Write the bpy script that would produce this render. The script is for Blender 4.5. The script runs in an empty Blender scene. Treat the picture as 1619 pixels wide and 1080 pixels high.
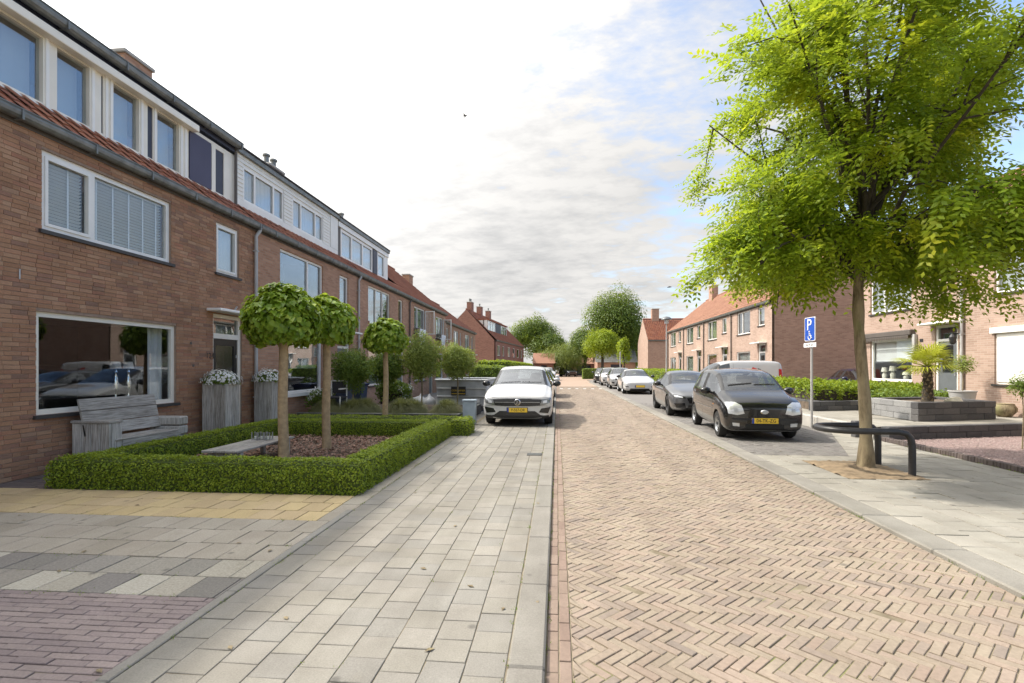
import bpy, bmesh, math, random
import numpy as np
from mathutils import Vector, Matrix
from mathutils.bvhtree import BVHTree
R = math.radians
S = bpy.context.scene
COL = S.collection
random.seed(7); RNG = np.random.default_rng(7)

# ------------------------------------------------------------------ camera
HEAD = math.atan(71.5/800.0)            # the camera looks a little left of the street's axis (+Y)
cd = bpy.data.cameras.new('camera'); cam = bpy.data.objects.new('camera', cd); COL.objects.link(cam)
cam.location = (0, 0, 1.55); cam.rotation_euler = (R(90), 0, HEAD)
cd.sensor_width = 36; cd.lens = 800/1619*36; cd.shift_y = 40/1619
cd.clip_start = .05; cd.clip_end = 5000
S.camera = cam
# ------------------------------------------------------------------ sky, sun, exposure
SUN_EL = 50.0
sd = Vector((-.975, .22, 0)).normalized()            # horizontal direction towards the sun
W = bpy.data.worlds.new('World'); S.world = W; W.use_nodes = True
nt = W.node_tree; nt.nodes.clear()
def wn(t, **k):
    n = nt.nodes.new(t)
    for a, b in k.items(): setattr(n, a, b)
    return n
def wl(a, b): nt.links.new(a, b)
def wmath(op, a, b=None, clamp=False):
    n = wn('ShaderNodeMath', operation=op); n.use_clamp = clamp
    for i, v in enumerate((a, b)):
        if v is None: continue
        if isinstance(v, (int, float)): n.inputs[i].default_value = v
        else: wl(v, n.inputs[i])
    return n.outputs[0]
sky = wn('ShaderNodeTexSky', sky_type='NISHITA'); sky.sun_disc = False
sky.sun_elevation = R(SUN_EL); sky.sun_rotation = math.atan2(sd.x, sd.y)
sky.air_density = 1.0; sky.dust_density = .6; sky.ozone_density = 1.2
tc = wn('ShaderNodeTexCoord'); sp = wn('ShaderNodeSeparateXYZ'); wl(tc.outputs['Generated'], sp.inputs[0])
zc = wmath('ADD', wmath('MAXIMUM', sp.outputs[2], 0.0), .16)
cx = wmath('DIVIDE', sp.outputs[0], zc); cy = wmath('DIVIDE', sp.outputs[1], zc)
cv = wn('ShaderNodeCombineXYZ'); wl(cx, cv.inputs[0]); wl(cy, cv.inputs[1])
def wnoise(scale, detail, rough, off, stretch=(1, 1, 1)):
    m = wn('ShaderNodeMapping'); m.inputs['Location'].default_value = off; m.inputs['Scale'].default_value = stretch
    m.inputs['Rotation'].default_value = (0, 0, R(28))
    wl(cv.outputs[0], m.inputs[0])
    n = wn('ShaderNodeTexNoise'); n.inputs['Scale'].default_value = scale; n.inputs['Detail'].default_value = detail
    n.inputs['Roughness'].default_value = rough; wl(m.outputs[0], n.inputs['Vector']); return n.outputs[0]
big = wnoise(.55, 3, .5, (3.1, 1.7, 0)); fine = wnoise(5.5, 7, .62, (1.3, 5.2, 0), (1, 1.5, 1)); mid = wnoise(1.5, 5, .55, (7.7, 2.4, 0))
# thin broken cloud over the right of the street, thick white cloud towards the sun
bias = wmath('MULTIPLY', wmath('SUBTRACT', sp.outputs[0], .23), -.85)
cover = wmath('ADD', wmath('ADD', wmath('MULTIPLY', fine, .95), wmath('MULTIPLY', mid, .75)), wmath('MULTIPLY', big, .5))
cover = wmath('ADD', wmath('SUBTRACT', cover, .74), bias)
mask = wmath('MULTIPLY', cover, 2.2, True)
low = wmath('MULTIPLY', wmath('SUBTRACT', .34, sp.outputs[2]), 3.2, True)
mask = wmath('MAXIMUM', mask, wmath('MULTIPLY', low, wmath('ADD', .45, wmath('MULTIPLY', mid, .9)), True))
grey = wmath('MULTIPLY', wmath('SUBTRACT', wnoise(1.15, 6, .55, (2.2, 8.15, 0), (1, .8, 1)), .50), 3.0, True)
grey = wmath('MULTIPLY', grey, wmath('ADD', .55, wmath('MULTIPLY', low, .45)))
# clouds glow most near the sun and are plainer away from it
ch = math.cos(R(SUN_EL)); dt = wmath('ADD', wmath('ADD', wmath('MULTIPLY', sp.outputs[0], sd.x*ch), wmath('MULTIPLY', sp.outputs[1], sd.y*ch)), wmath('MULTIPLY', sp.outputs[2], math.sin(R(SUN_EL))))
glow = wmath('POWER', wmath('MAXIMUM', dt, 0.0), 4.4)
val = wmath('ADD', 2.55, wmath('MULTIPLY', glow, 15.5))
thin = wmath('MULTIPLY', wmath('SUBTRACT', .58, fine), 2.4, True)
shade = wmath('SUBTRACT', 1.0, wmath('ADD', wmath('MULTIPLY', grey, .46), wmath('MULTIPLY', thin, .30), True))
val = wmath('MULTIPLY', val, shade)
wh = wn('ShaderNodeMixRGB'); wl(shade, wh.inputs[0]); wh.inputs[1].default_value = (.93, .97, 1.04, 1); wh.inputs[2].default_value = (1.015, .995, .965, 1)
cc = wn('ShaderNodeVectorMath', operation='SCALE'); wl(wh.outputs[0], cc.inputs[0]); wl(val, cc.inputs['Scale'])
mx = wn('ShaderNodeMixRGB'); wl(mask, mx.inputs[0]); wl(sky.outputs[0], mx.inputs[1]); wl(cc.outputs[0], mx.inputs[2])
bg = wn('ShaderNodeBackground'); bg.inputs[1].default_value = .15; wl(mx.outputs[0], bg.inputs[0])
wo = wn('ShaderNodeOutputWorld'); wl(bg.outputs[0], wo.inputs[0])
ld = bpy.data.lights.new('sun', 'SUN'); ld.energy = 2.3; ld.angle = R(2.0); ld.color = (1, .925, .81)
sun = bpy.data.objects.new('sun', ld); COL.objects.link(sun); sun.location = (-20, 5, 30)
sv = Vector((sd.x*math.cos(R(SUN_EL)), sd.y*math.cos(R(SUN_EL)), math.sin(R(SUN_EL))))
sun.rotation_euler = sv.to_track_quat('Z', 'Y').to_euler()
vs = S.view_settings; vs.view_transform = 'Standard'; vs.look = 'None'; vs.exposure = 1.15; vs.gamma = 1; vs.use_curve_mapping = False
S.render.engine = 'CYCLES'; S.cycles.use_denoising = True
S.cycles.max_bounces = 7; S.cycles.transparent_max_bounces = 12; S.cycles.caustics_reflective = False; S.cycles.caustics_refractive = False

# ------------------------------------------------------------------ materials
MATS = {}
class NB:
    def __init__(s, name):
        s.m = bpy.data.materials.new(name); s.m.use_nodes = True; s.t = s.m.node_tree; s.t.nodes.clear()
        s.o = s.n('ShaderNodeOutputMaterial')
    def n(s, t, **k):
        x = s.t.nodes.new(t)
        for a, b in k.items(): setattr(x, a, b)
        return x
    def l(s, a, b): s.t.links.new(a, b)
    def math(s, op, a, b=None, clamp=False):
        n = s.n('ShaderNodeMath', operation=op); n.use_clamp = clamp
        for i, v in enumerate((a, b)):
            if v is None: continue
            if isinstance(v, (int, float)): n.inputs[i].default_value = v
            else: s.l(v, n.inputs[i])
        return n.outputs[0]
    def pos(s): return s.n('ShaderNodeNewGeometry').outputs['Position']
    def obj(s): return s.n('ShaderNodeTexCoord').outputs['Object']
    def noise(s, scale, detail=4, rough=.55, vec=None, stretch=None):
        n = s.n('ShaderNodeTexNoise'); n.inputs['Scale'].default_value = scale; n.inputs['Detail'].default_value = detail; n.inputs['Roughness'].default_value = rough
        v = vec or s.pos()
        if stretch:
            m = s.n('ShaderNodeMapping'); m.inputs['Scale'].default_value = stretch; s.l(v, m.inputs[0]); v = m.outputs[0]
        s.l(v, n.inputs['Vector']); return n.outputs[0]
    def rnd(s):   # a random value for every loose piece, joined or single
        a = s.n('ShaderNodeNewGeometry').outputs['Random Per Island']; b = s.n('ShaderNodeObjectInfo').outputs['Random']
        return s.math('FRACT', s.math('ADD', a, b))
    def ramp(s, fac, cols, const=False):
        r = s.n('ShaderNodeValToRGB'); e = r.color_ramp.elements
        if const: r.color_ramp.interpolation = 'CONSTANT'
        k = len(cols)
        for i, c in enumerate(cols):
            p = i/k if const else i/(k-1)
            if isinstance(c, tuple) and len(c) == 2: p, c = c
            if i < 2: x = e[i]; x.position = p
            else: x = e.new(p)
            x.color = (*c, 1)
        s.l(fac, r.inputs[0]); return r.outputs[0]
    def mix(s, fac, a, b, mode='MIX'):
        n = s.n('ShaderNodeMixRGB', blend_type=mode)
        for i, v in enumerate((fac, a, b)):
            if isinstance(v, (int, float)): n.inputs[i].default_value = v
            elif isinstance(v, tuple): n.inputs[i].default_value = (*v, 1)
            else: s.l(v, n.inputs[i])
        return n.outputs[0]
    def bump(s, h, strength=.3, dist=.01):
        b = s.n('ShaderNodeBump'); b.inputs['Strength'].default_value = strength; b.inputs['Distance'].default_value = dist; s.l(h, b.inputs['Height']); return b.outputs[0]
    def bsdf(s, col, rough=.6, metal=0, normal=None, spec=.5, coat=0, alpha=None):
        p = s.n('ShaderNodeBsdfPrincipled')
        for k, v in (('Base Color', col), ('Roughness', rough), ('Metallic', metal), ('Specular IOR Level', spec), ('Coat Weight', coat)):
            i = p.inputs[k]
            if isinstance(v, tuple): i.default_value = (*v, 1)
            elif isinstance(v, (int, float)): i.default_value = v
            else: s.l(v, i)
        if normal is not None: s.l(normal, p.inputs['Normal'])
        return p.outputs[0]
    def done(s, sh): s.l(sh, s.o.inputs[0]); MATS[s.m.name] = s.m; return s.m

def M_plain(name, col, rough=.5, metal=0, var=.12, nscale=6, bump=.0, coat=0, spec=.5):
    b = NB(name); n = b.noise(nscale, 5, .6, b.obj())
    lo = tuple(c*(1-var) for c in col); hi = tuple(min(1, c*(1+var)) for c in col)
    c = b.ramp(n, [(.3, lo), (.7, hi)])
    nm = b.bump(b.noise(nscale*14, 3, .6, b.obj()), bump, .004) if bump else None
    return b.done(b.bsdf(c, rough, metal, nm, spec, coat))
def M_pieces(name, cols, rough=.85, grain=40, gstr=.25, mott=.22, bump=.35, stain=None, stain_col=(.1, .1, .04), dist=.004, wear=0, spots=0):
    b = NB(name); c = b.ramp(b.rnd(), cols)
    g = b.noise(grain, 4, .65); c = b.mix(gstr, c, b.ramp(g, [(.3, (.25, .25, .25)), (.7, (1, 1, 1))]), 'MULTIPLY')
    m = b.noise(2.3, 5, .6); c = b.mix(mott, c, b.ramp(m, [(.3, (.45, .43, .4)), (.7, (1, 1, 1))]), 'MULTIPLY')
    if wear:      # long soiled bands along the street
        k = b.noise(1.0, 5, .62, None, (1.5, .16, 1)); c = b.mix(wear, c, b.ramp(k, [(.36, (.42, .40, .38)), (.62, (1, 1, 1))]), 'MULTIPLY')
    if stain:
        k = b.noise(stain, 6, .7); c = b.mix(b.math('MULTIPLY', b.math('SUBTRACT', k, .56), 3.5, True), c, stain_col)
    if spots:     # gum, oil drips, lichen
        v = b.n('ShaderNodeTexVoronoi'); v.inputs['Scale'].default_value = spots; b.l(b.pos(), v.inputs['Vector'])
        k = b.math('MULTIPLY', b.math('SUBTRACT', .11, v.outputs['Distance']), 14, True); k = b.math('MULTIPLY', k, b.math('GREATER_THAN', b.noise(1.7, 2), .5)); c = b.mix(b.math('MULTIPLY', k, .55), c, (.07, .065, .06))
    return b.done(b.bsdf(c, rough, 0, b.bump(g, bump, dist), .3))
def M_leaf(name, cols, rough=.5, trans=.45, nscale=1.4, yellow=None, yamt=0):
    b = NB(name); c = b.ramp(b.rnd(), cols)
    n = b.noise(nscale, 3, .6); c = b.mix(.55, c, b.ramp(n, [(.32, (.45, .55, .4)), (.68, (1.0, 1.0, 1.0))]), 'MULTIPLY')
    if yellow:
        k = b.noise(1.1, 2, .5, None, (1, 1, 1.6)); c = b.mix(b.math('MULTIPLY', b.math('SUBTRACT', k, .53), yamt, True), c, yellow)
    p = b.bsdf(c, rough, 0, None, .35)
    t = b.n('ShaderNodeBsdfTranslucent'); b.l(b.mix(.35, c, (.55, .6, .05), 'MIX'), t.inputs[0])
    ms = b.n('ShaderNodeMixShader'); ms.inputs[0].default_value = trans; b.l(p, ms.inputs[1]); b.l(t.outputs[0], ms.inputs[2])
    return b.done(ms.outputs[0])
def M_glass(name, tint=(.5, .55, .55), rough=.0, base=.06, edge=1.0, waves=0.0):
    b = NB(name); f = b.n('ShaderNodeLayerWeight'); f.inputs[0].default_value = .5
    g = b.n('ShaderNodeBsdfGlossy'); g.inputs['Roughness'].default_value = rough; g.inputs[0].default_value = (.93, .96, 1, 1)
    if waves:
        nm = b.bump(b.noise(1.6, 2, .5), waves, .05); b.l(nm, g.inputs['Normal'])
    t = b.n('ShaderNodeBsdfTransparent'); t.inputs[0].default_value = (*tint, 1)
    fac = b.math('ADD', b.math('MULTIPLY', b.math('POWER', f.outputs['Facing'], 4.0), edge), base, True)
    ms = b.n('ShaderNodeMixShader'); b.l(fac, ms.inputs[0]); b.l(t.outputs[0], ms.inputs[1]); b.l(g.outputs[0], ms.inputs[2])
    return b.done(ms.outputs[0])
def M_paint(name, col, metal=0.0, rough=.28):
    b = NB(name); ge = b.n('ShaderNodeNewGeometry')
    n = b.noise(3, 4, .6, b.obj()); c = b.mix(.12, col, b.ramp(n, [(.35, (.6, .58, .55)), (.65, (1, 1, 1))]), 'MULTIPLY')
    p = b.bsdf(c, rough, metal, None, .5, 1.0)
    d = b.bsdf((.02, .02, .022), .8)
    ms = b.n('ShaderNodeMixShader'); b.l(ge.outputs['Backfacing'], ms.inputs[0]); b.l(p, ms.inputs[1]); b.l(d, ms.inputs[2])
    return b.done(ms.outputs[0])
def M_wood(name, cols, axis=(1, 1, 1), rough=.85):
    b = NB(name); v = b.obj(); c = b.ramp(b.rnd(), cols)
    g = b.noise(9, 6, .7, v, axis); c = b.mix(.85, c, b.ramp(g, [(.36, (.3, .27, .24)), (.58, (1, 1, 1))]), 'MULTIPLY')
    k = b.noise(3.5, 4, .6, v); c = b.mix(.35, c, b.ramp(k, [(.35, (.5, .5, .5)), (.65, (1, 1, 1))]), 'MULTIPLY')
    return b.done(b.bsdf(c, rough, 0, b.bump(g, .5, .006), .3))
def M_bricktex(name, cols, mortar, bw=.22, bh=.062, rough=.9, big=.25):
    b = NB(name); s = b.n('ShaderNodeSeparateXYZ'); b.l(b.pos(), s.inputs[0])
    cb = b.n('ShaderNodeCombineXYZ'); b.l(b.math('ADD', s.outputs[0], s.outputs[1]), cb.inputs[0]); b.l(s.outputs[2], cb.inputs[1])
    t = b.n('ShaderNodeTexBrick'); b.l(cb.outputs[0], t.inputs['Vector']); t.inputs['Scale'].default_value = 1
    t.inputs['Brick Width'].default_value = bw; t.inputs['Row Height'].default_value = bh; t.inputs['Mortar Size'].default_value = .006
    t.inputs['Color1'].default_value = (0, 0, 0, 1); t.inputs['Color2'].default_value = (1, 1, 1, 1); t.inputs['Mortar'].default_value = (.5, .5, .5, 1); t.inputs['Bias'].default_value = 0
    c = b.ramp(t.outputs['Color'], cols); n = b.noise(1.2, 5, .6); c = b.mix(big, c, b.ramp(n, [(.3, (.45, .43, .42)), (.7, (1, 1, 1))]), 'MULTIPLY')
    c = b.mix(b.math('MULTIPLY', t.outputs['Fac'], .85), c, mortar)
    return b.done(b.bsdf(c, rough, 0, b.bump(b.math('SUBTRACT', 1, t.outputs['Fac']), .5, .006), .25))
def M_emit(name, col, st):
    b = NB(name); e = b.n('ShaderNodeEmission'); e.inputs[0].default_value = (*col, 1); e.inputs[1].default_value = st; return b.done(e.outputs[0])

M_pieces('road_brick', [(.325, .265, .205), (.365, .305, .235), (.345, .28, .22), (.385, .325, .25), (.355, .275, .22), (.37, .30, .235), (.31, .255, .21), (.385, .305, .245), (.27, .225, .19)], gstr=.28, mott=.3, stain=1.4, stain_col=(.285, .24, .18), wear=.3, spots=2.2)
M_pieces('edge_brick', [(.29, .21, .17), (.34, .255, .205), (.31, .235, .185), (.36, .275, .225)], mott=.35, wear=.4)
M_pieces('pave_tile', [(.31, .29, .25), (.35, .33, .285), (.325, .305, .265), (.38, .355, .31), (.30, .285, .255), (.335, .32, .285)], grain=110, gstr=.38, mott=.4, stain=1.6, stain_col=(.24, .215, .175), wear=.4, spots=3.1)
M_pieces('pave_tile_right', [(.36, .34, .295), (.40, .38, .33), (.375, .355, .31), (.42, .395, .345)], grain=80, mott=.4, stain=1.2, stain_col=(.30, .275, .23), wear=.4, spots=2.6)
M_pieces('grey_tile', [(.39, .345, .275), (.45, .405, .33), (.42, .37, .30), (.48, .43, .355)], grain=80, gstr=.4, mott=.35, stain=1.8, stain_col=(.28, .245, .19), spots=3.1)
M_pieces('mixed_tile', [(.22, .205, .185), (.50, .46, .37), (.33, .30, .255), (.56, .52, .43), (.25, .23, .21), (.46, .42, .34)], grain=60, gstr=.5, stain=2.5, stain_col=(.20, .18, .13), spots=3.1)
M_pieces('yellow_tile', [(.58, .445, .235), (.64, .50, .275), (.55, .42, .24), (.61, .47, .285)], grain=70, gstr=.3, mott=.3, stain=2.2, stain_col=(.47, .37, .23), spots=2.5)
M_pieces('purple_brick', [(.28, .225, .215), (.32, .26, .245), (.26, .21, .205), (.30, .245, .23), (.35, .285, .265)], grain=60, gstr=.35, mott=.3)
M_pieces('dark_brick', [(.13, .11, .105), (.16, .13, .12), (.12, .10, .10), (.18, .145, .13)], grain=60)
M_pieces('bay_brick', [(.17, .16, .15), (.21, .20, .185), (.19, .175, .165), (.23, .215, .20)], grain=60)
M_pieces('kerb_stone', [(.31, .295, .26), (.35, .33, .295), (.33, .315, .28)], grain=110, gstr=.35, mott=.4, stain=1.3, stain_col=(.225, .21, .185), wear=.4, spots=3.3)
M_pieces('wall_brick', [(.44, .235, .135), (.50, .28, .165), (.41, .22, .13), (.53, .315, .195), (.48, .26, .155), (.37, .20, .125), (.52, .27, .165), (.55, .34, .215), (.33, .195, .14), (.47, .225, .14)], grain=70, gstr=.35, mott=.45, stain=.8, stain_col=(.37, .205, .13))
M_pieces('mulch', [(.24, .125, .085), (.34, .20, .145), (.42, .27, .20), (.28, .15, .105), (.49, .34, .26)], grain=50)
M_pieces('gravel', [(.30, .22, .21), (.38, .28, .26), (.24, .18, .17), (.44, .36, .33)], grain=60)
M_pieces('block_dark', [(.10, .10, .105), (.13, .13, .135), (.09, .09, .095), (.16, .155, .155)], grain=50, gstr=.5, bump=.6)
M_pieces('block_grey', [(.30, .30, .30), (.36, .36, .355), (.27, .27, .275)], grain=40, gstr=.5, bump=.6)
M_pieces('roof_tile', [(.33, .125, .075), (.38, .15, .085), (.30, .11, .07), (.42, .18, .105), (.25, .10, .07)], grain=30, stain=2.2, stain_col=(.17, .10, .07))
M_pieces('roof_tile_brown', [(.32, .165, .11), (.37, .195, .13), (.29, .145, .10), (.41, .225, .15)], grain=30, stain=1.1, stain_col=(.22, .14, .10))
b = NB('joint_sand'); n_ = b.noise(7, 5, .65); c = b.ramp(n_, [(.3, (.15, .125, .085)), (.7, (.27, .23, .165))]); k_ = b.noise(1.1, 5, .65); c = b.mix(b.math('MULTIPLY', b.math('SUBTRACT', k_, .54), 6, True), c, (.16, .19, .05)); b.done(b.bsdf(c, .95, 0, None, .2))
M_plain('mortar', (.30, .21, .155), .95, nscale=12, var=.2)
M_plain('ground_sand', (.27, .25, .21), .95, nscale=2, var=.2)
M_plain('asphalt', (.16, .155, .145), .9, nscale=3, var=.15, bump=.5)
M_plain('soil', (.23, .17, .105), .98, nscale=6, var=.35, bump=.9)
M_plain('dark_soil', (.12, .09, .065), .98, nscale=9, var=.4, bump=.9)
M_plain('concrete', (.42, .40, .365), .9, nscale=4, var=.12, bump=.3)
M_plain('white_trim', (.83, .81, .77), .45, nscale=2, var=.05)
M_plain('cream_trim', (.82, .77, .67), .5, nscale=2, var=.06)
M_plain('white_panel', (.80, .78, .73), .5, nscale=3, var=.06)
M_plain('siding', (.77, .75, .69), .55, nscale=3, var=.06)
M_plain('zinc', (.20, .205, .195), .5, .55, nscale=5, var=.3)
M_plain('bitumen', (.035, .033, .035), .8, nscale=5, var=.2)
M_plain('pipe_grey', (.42, .41, .40), .5, nscale=3, var=.1)
M_plain('pipe_dark', (.10, .085, .075), .6, nscale=3)
M_plain('sill_dark', (.05, .045, .043), .55, nscale=8)
M_plain('black_door', (.012, .013, .014), .3, nscale=3)
M_plain('panel_dark', (.035, .04, .065), .5, nscale=3)
M_plain('screen_blue', (.085, .085, .135), .8, nscale=2, var=.06)
M_plain('grey_paint', (.12, .13, .14), .4)
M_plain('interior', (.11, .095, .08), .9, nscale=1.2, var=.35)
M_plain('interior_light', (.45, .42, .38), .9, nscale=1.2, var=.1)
M_plain('curtain', (.62, .61, .60), .9, nscale=2, var=.08)
M_plain('blind_white', (.80, .80, .80), .6, nscale=2, var=.03)
M_plain('shade_cloth', (.50, .53, .47), .9, nscale=1, var=.05)
M_plain('metal_grey', (.45, .46, .47), .4, .7, nscale=6, var=.12)
M_plain('steel_black', (.028, .028, .03), .42, .1, nscale=9, var=.25)
M_plain('chrome', (.75, .75, .76), .12, 1, var=.02)
M_plain('rubber', (.018, .018, .018), .85, nscale=20)
M_plain('black_plastic', (.016, .016, .018), .45)
M_plain('dark_trim', (.012, .012, .014), .22, coat=.4)
M_plain('rim_alloy', (.48, .49, .50), .3, .8)
M_plain('plate_yellow', (.80, .54, .04), .45, var=.04)
M_plain('plate_ink', (.02, .018, .015), .5)
M_plain('plate_blue', (.02, .06, .35), .5)
M_plain('sign_blue', (.012, .075, .42), .4, var=.03)
M_plain('sign_white', (.82, .82, .82), .4, var=.03)
M_plain('skip_grey', (.44, .46, .48), .5, .0, nscale=3, var=.22, bump=.2)
M_plain('lamp_dark', (.20, .21, .22), .1, .4, coat=1)
M_plain('post_blue', (.30, .36, .42), .6, nscale=4, var=.12)
M_plain('bin_blue', (.055, .075, .13), .55)
M_plain('bin_lid', (.02, .03, .11), .5)
M_plain('terracotta', (.45, .40, .34), .8)
M_plain('seat_fabric', (.035, .035, .04), .9)
M_plain('red_lens', (.45, .01, .012), .15, coat=1)
M_plain('amber', (.7, .25, .03), .2, coat=1)
M_plain('lamp_lens', (.62, .64, .66), .12, .35, coat=1)
M_plain('logo_red', (.55, .03, .03), .4)
M_plain('bark_light', (.40, .29, .17), .9, nscale=14, var=.25, bump=.7)
b = NB('bark_tree'); n_ = b.noise(9, 6, .7, None, (1, 1, .22)); k_ = b.noise(3.2, 4, .6, None, (1, 1, .6)); c = b.ramp(n_, [(.34, (.10, .08, .05)), (.5, (.26, .21, .135)), (.7, (.36, .30, .19))]); c = b.mix(b.math('MULTIPLY', b.math('SUBTRACT', k_, .55), 5, True), c, (.22, .21, .10)); b.done(b.bsdf(c, .95, 0, b.bump(n_, 1.0, .03), .2))
M_plain('bark_dark', (.06, .048, .036), .95, nscale=9, var=.4, bump=.8)
M_plain('bird', (.03, .03, .03), .8)
M_plain('flower_white', (.80, .80, .76), .7, var=.06)
M_plain('bag_white', (.66, .67, .68), .5, nscale=9, var=.1)
M_plain('stone_pale', (.62, .58, .48), .8, nscale=8, var=.25)
M_plain('jar_glass', (.16, .19, .21), .08, coat=1)
M_wood('grey_wood', [(.52, .495, .455), (.63, .605, .56), (.46, .43, .39), (.68, .65, .61)], (9, 9, .35))
M_wood('grey_wood_long', [(.44, .42, .385), (.55, .525, .485), (.38, .355, .32), (.58, .555, .515)], (10, .35, 10))
M_glass('window_glass', (.85, .88, .88), 0, .15, 1.0, .02)
M_glass('window_glass_clear', (.92, .94, .94), 0, .055, .75, .01)
M_glass('car_glass', (.55, .58, .57), .0, .17, .9)
M_glass('frosted', (.22, .25, .27), .2, .16, .8)
M_paint('paint_white', (.52, .525, .53)); M_paint('paint_black', (.010, .010, .011), 0, .2); M_paint('paint_silver', (.17, .175, .185), .6, .3)
M_paint('paint_dark', (.04, .043, .05), .3, .28); M_paint('paint_lightgrey', (.52, .53, .54), .5, .3); M_paint('paint_navy', (.012, .016, .05), .2, .25)
M_leaf('leaf_box', [(.15, .22, .018), (.24, .32, .024), (.33, .42, .035), (.18, .26, .02), (.44, .51, .05)], trans=.4, nscale=4)
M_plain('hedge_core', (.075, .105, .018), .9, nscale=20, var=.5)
M_leaf('leaf_catalpa', [(.16, .265, .025), (.23, .36, .034), (.30, .43, .045), (.19, .31, .03), (.50, .59, .08), (.27, .40, .042)], rough=.3, trans=.42, nscale=4.5)
M_leaf('leaf_tree', [(.15, .25, .014), (.22, .335, .018), (.30, .41, .02), (.18, .29, .016), (.38, .48, .025)], trans=.58, nscale=.9, yellow=(.54, .53, .02), yamt=4.5)
M_leaf('leaf_olive', [(.19, .245, .06), (.26, .32, .075), (.32, .38, .095), (.21, .27, .065)], trans=.4)
M_leaf('leaf_far', [(.07, .125, .02), (.10, .17, .026), (.14, .21, .035), (.085, .145, .022)], trans=.4, nscale=.35)
M_leaf('leaf_far_bright', [(.20, .28, .015), (.28, .36, .02), (.34, .41, .025)], trans=.5, nscale=.5)
M_leaf('leaf_willow', [(.14, .19, .05), (.18, .23, .065), (.22, .27, .085)], trans=.4, nscale=.5)
M_leaf('leaf_lime', [(.16, .24, .015), (.24, .33, .022), (.30, .38, .03), (.12, .19, .014)], trans=.45, nscale=2)
M_leaf('leaf_palm', [(.38, .40, .04), (.46, .46, .055), (.32, .36, .04)], trans=.45)
M_leaf('leaf_green', [(.11, .175, .03), (.16, .245, .04), (.22, .31, .06)], trans=.38)
M_leaf('leaf_grass', [(.25, .25, .12), (.31, .305, .15), (.21, .22, .105), (.37, .35, .19)], trans=.3)
BT = dict(cols=[(.40, .215, .135), (.47, .26, .165), (.53, .31, .20)], mortar=(.36, .27, .21), big=.35)
M_bricktex('facade_brick', **BT)
M_bricktex('facade_brick_right', [(.36, .25, .195), (.42, .295, .235), (.46, .33, .265)], (.43, .355, .30), big=.35)
M_bricktex('gable_brick', [(.34, .205, .15), (.41, .25, .185), (.46, .29, .215)], (.37, .28, .225))
M_bricktex('far_brick', [(.25, .115, .085), (.31, .15, .11), (.34, .17, .125)], (.26, .18, .145))

# ------------------------------------------------------------------ mesh helpers
WL = {}                                      # world location of every root and part (unrotated ones)
def tag(o, label=None, cat=None, group=None, kind=None):
    if label: o['label'] = label
    if cat: o['category'] = cat
    if group: o['group'] = group
    if kind: o['kind'] = kind
    return o
def empty(name, loc=(0, 0, 0), label=None, cat=None, group=None, rz=0, parent=None):
    o = bpy.data.objects.new(name, None); COL.objects.link(o); o.empty_display_size = .1
    WL[o.name] = Vector(loc)
    if parent: o.parent = parent; o.location = Vector(loc)-WL[parent.name]
    else: o.location = loc
    o.rotation_euler = (0, 0, rz); return tag(o, label, cat, group)
def link(name, me, mat, parent=None, local=False):
    o = bpy.data.objects.new(name, me); COL.objects.link(o)
    if mat is not None and not me.materials: me.materials.append(MATS[mat])
    WL[o.name] = Vector((0, 0, 0))
    if parent is not None:
        o.parent = parent
        if not local: o.location = -WL[parent.name]
    return o
def np_mesh(name, V, F):                     # V (n,3), F (m,k) all of k corners
    me = bpy.data.meshes.new(name); V = np.asarray(V, np.float32); F = np.asarray(F, np.int32); k = F.shape[1]
    me.vertices.add(len(V)); me.vertices.foreach_set('co', V.ravel())
    me.loops.add(F.size); me.loops.foreach_set('vertex_index', F.ravel())
    me.polygons.add(len(F)); me.polygons.foreach_set('loop_start', np.arange(0, F.size, k, dtype=np.int32))
    me.update(calc_edges=True); return me
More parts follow.
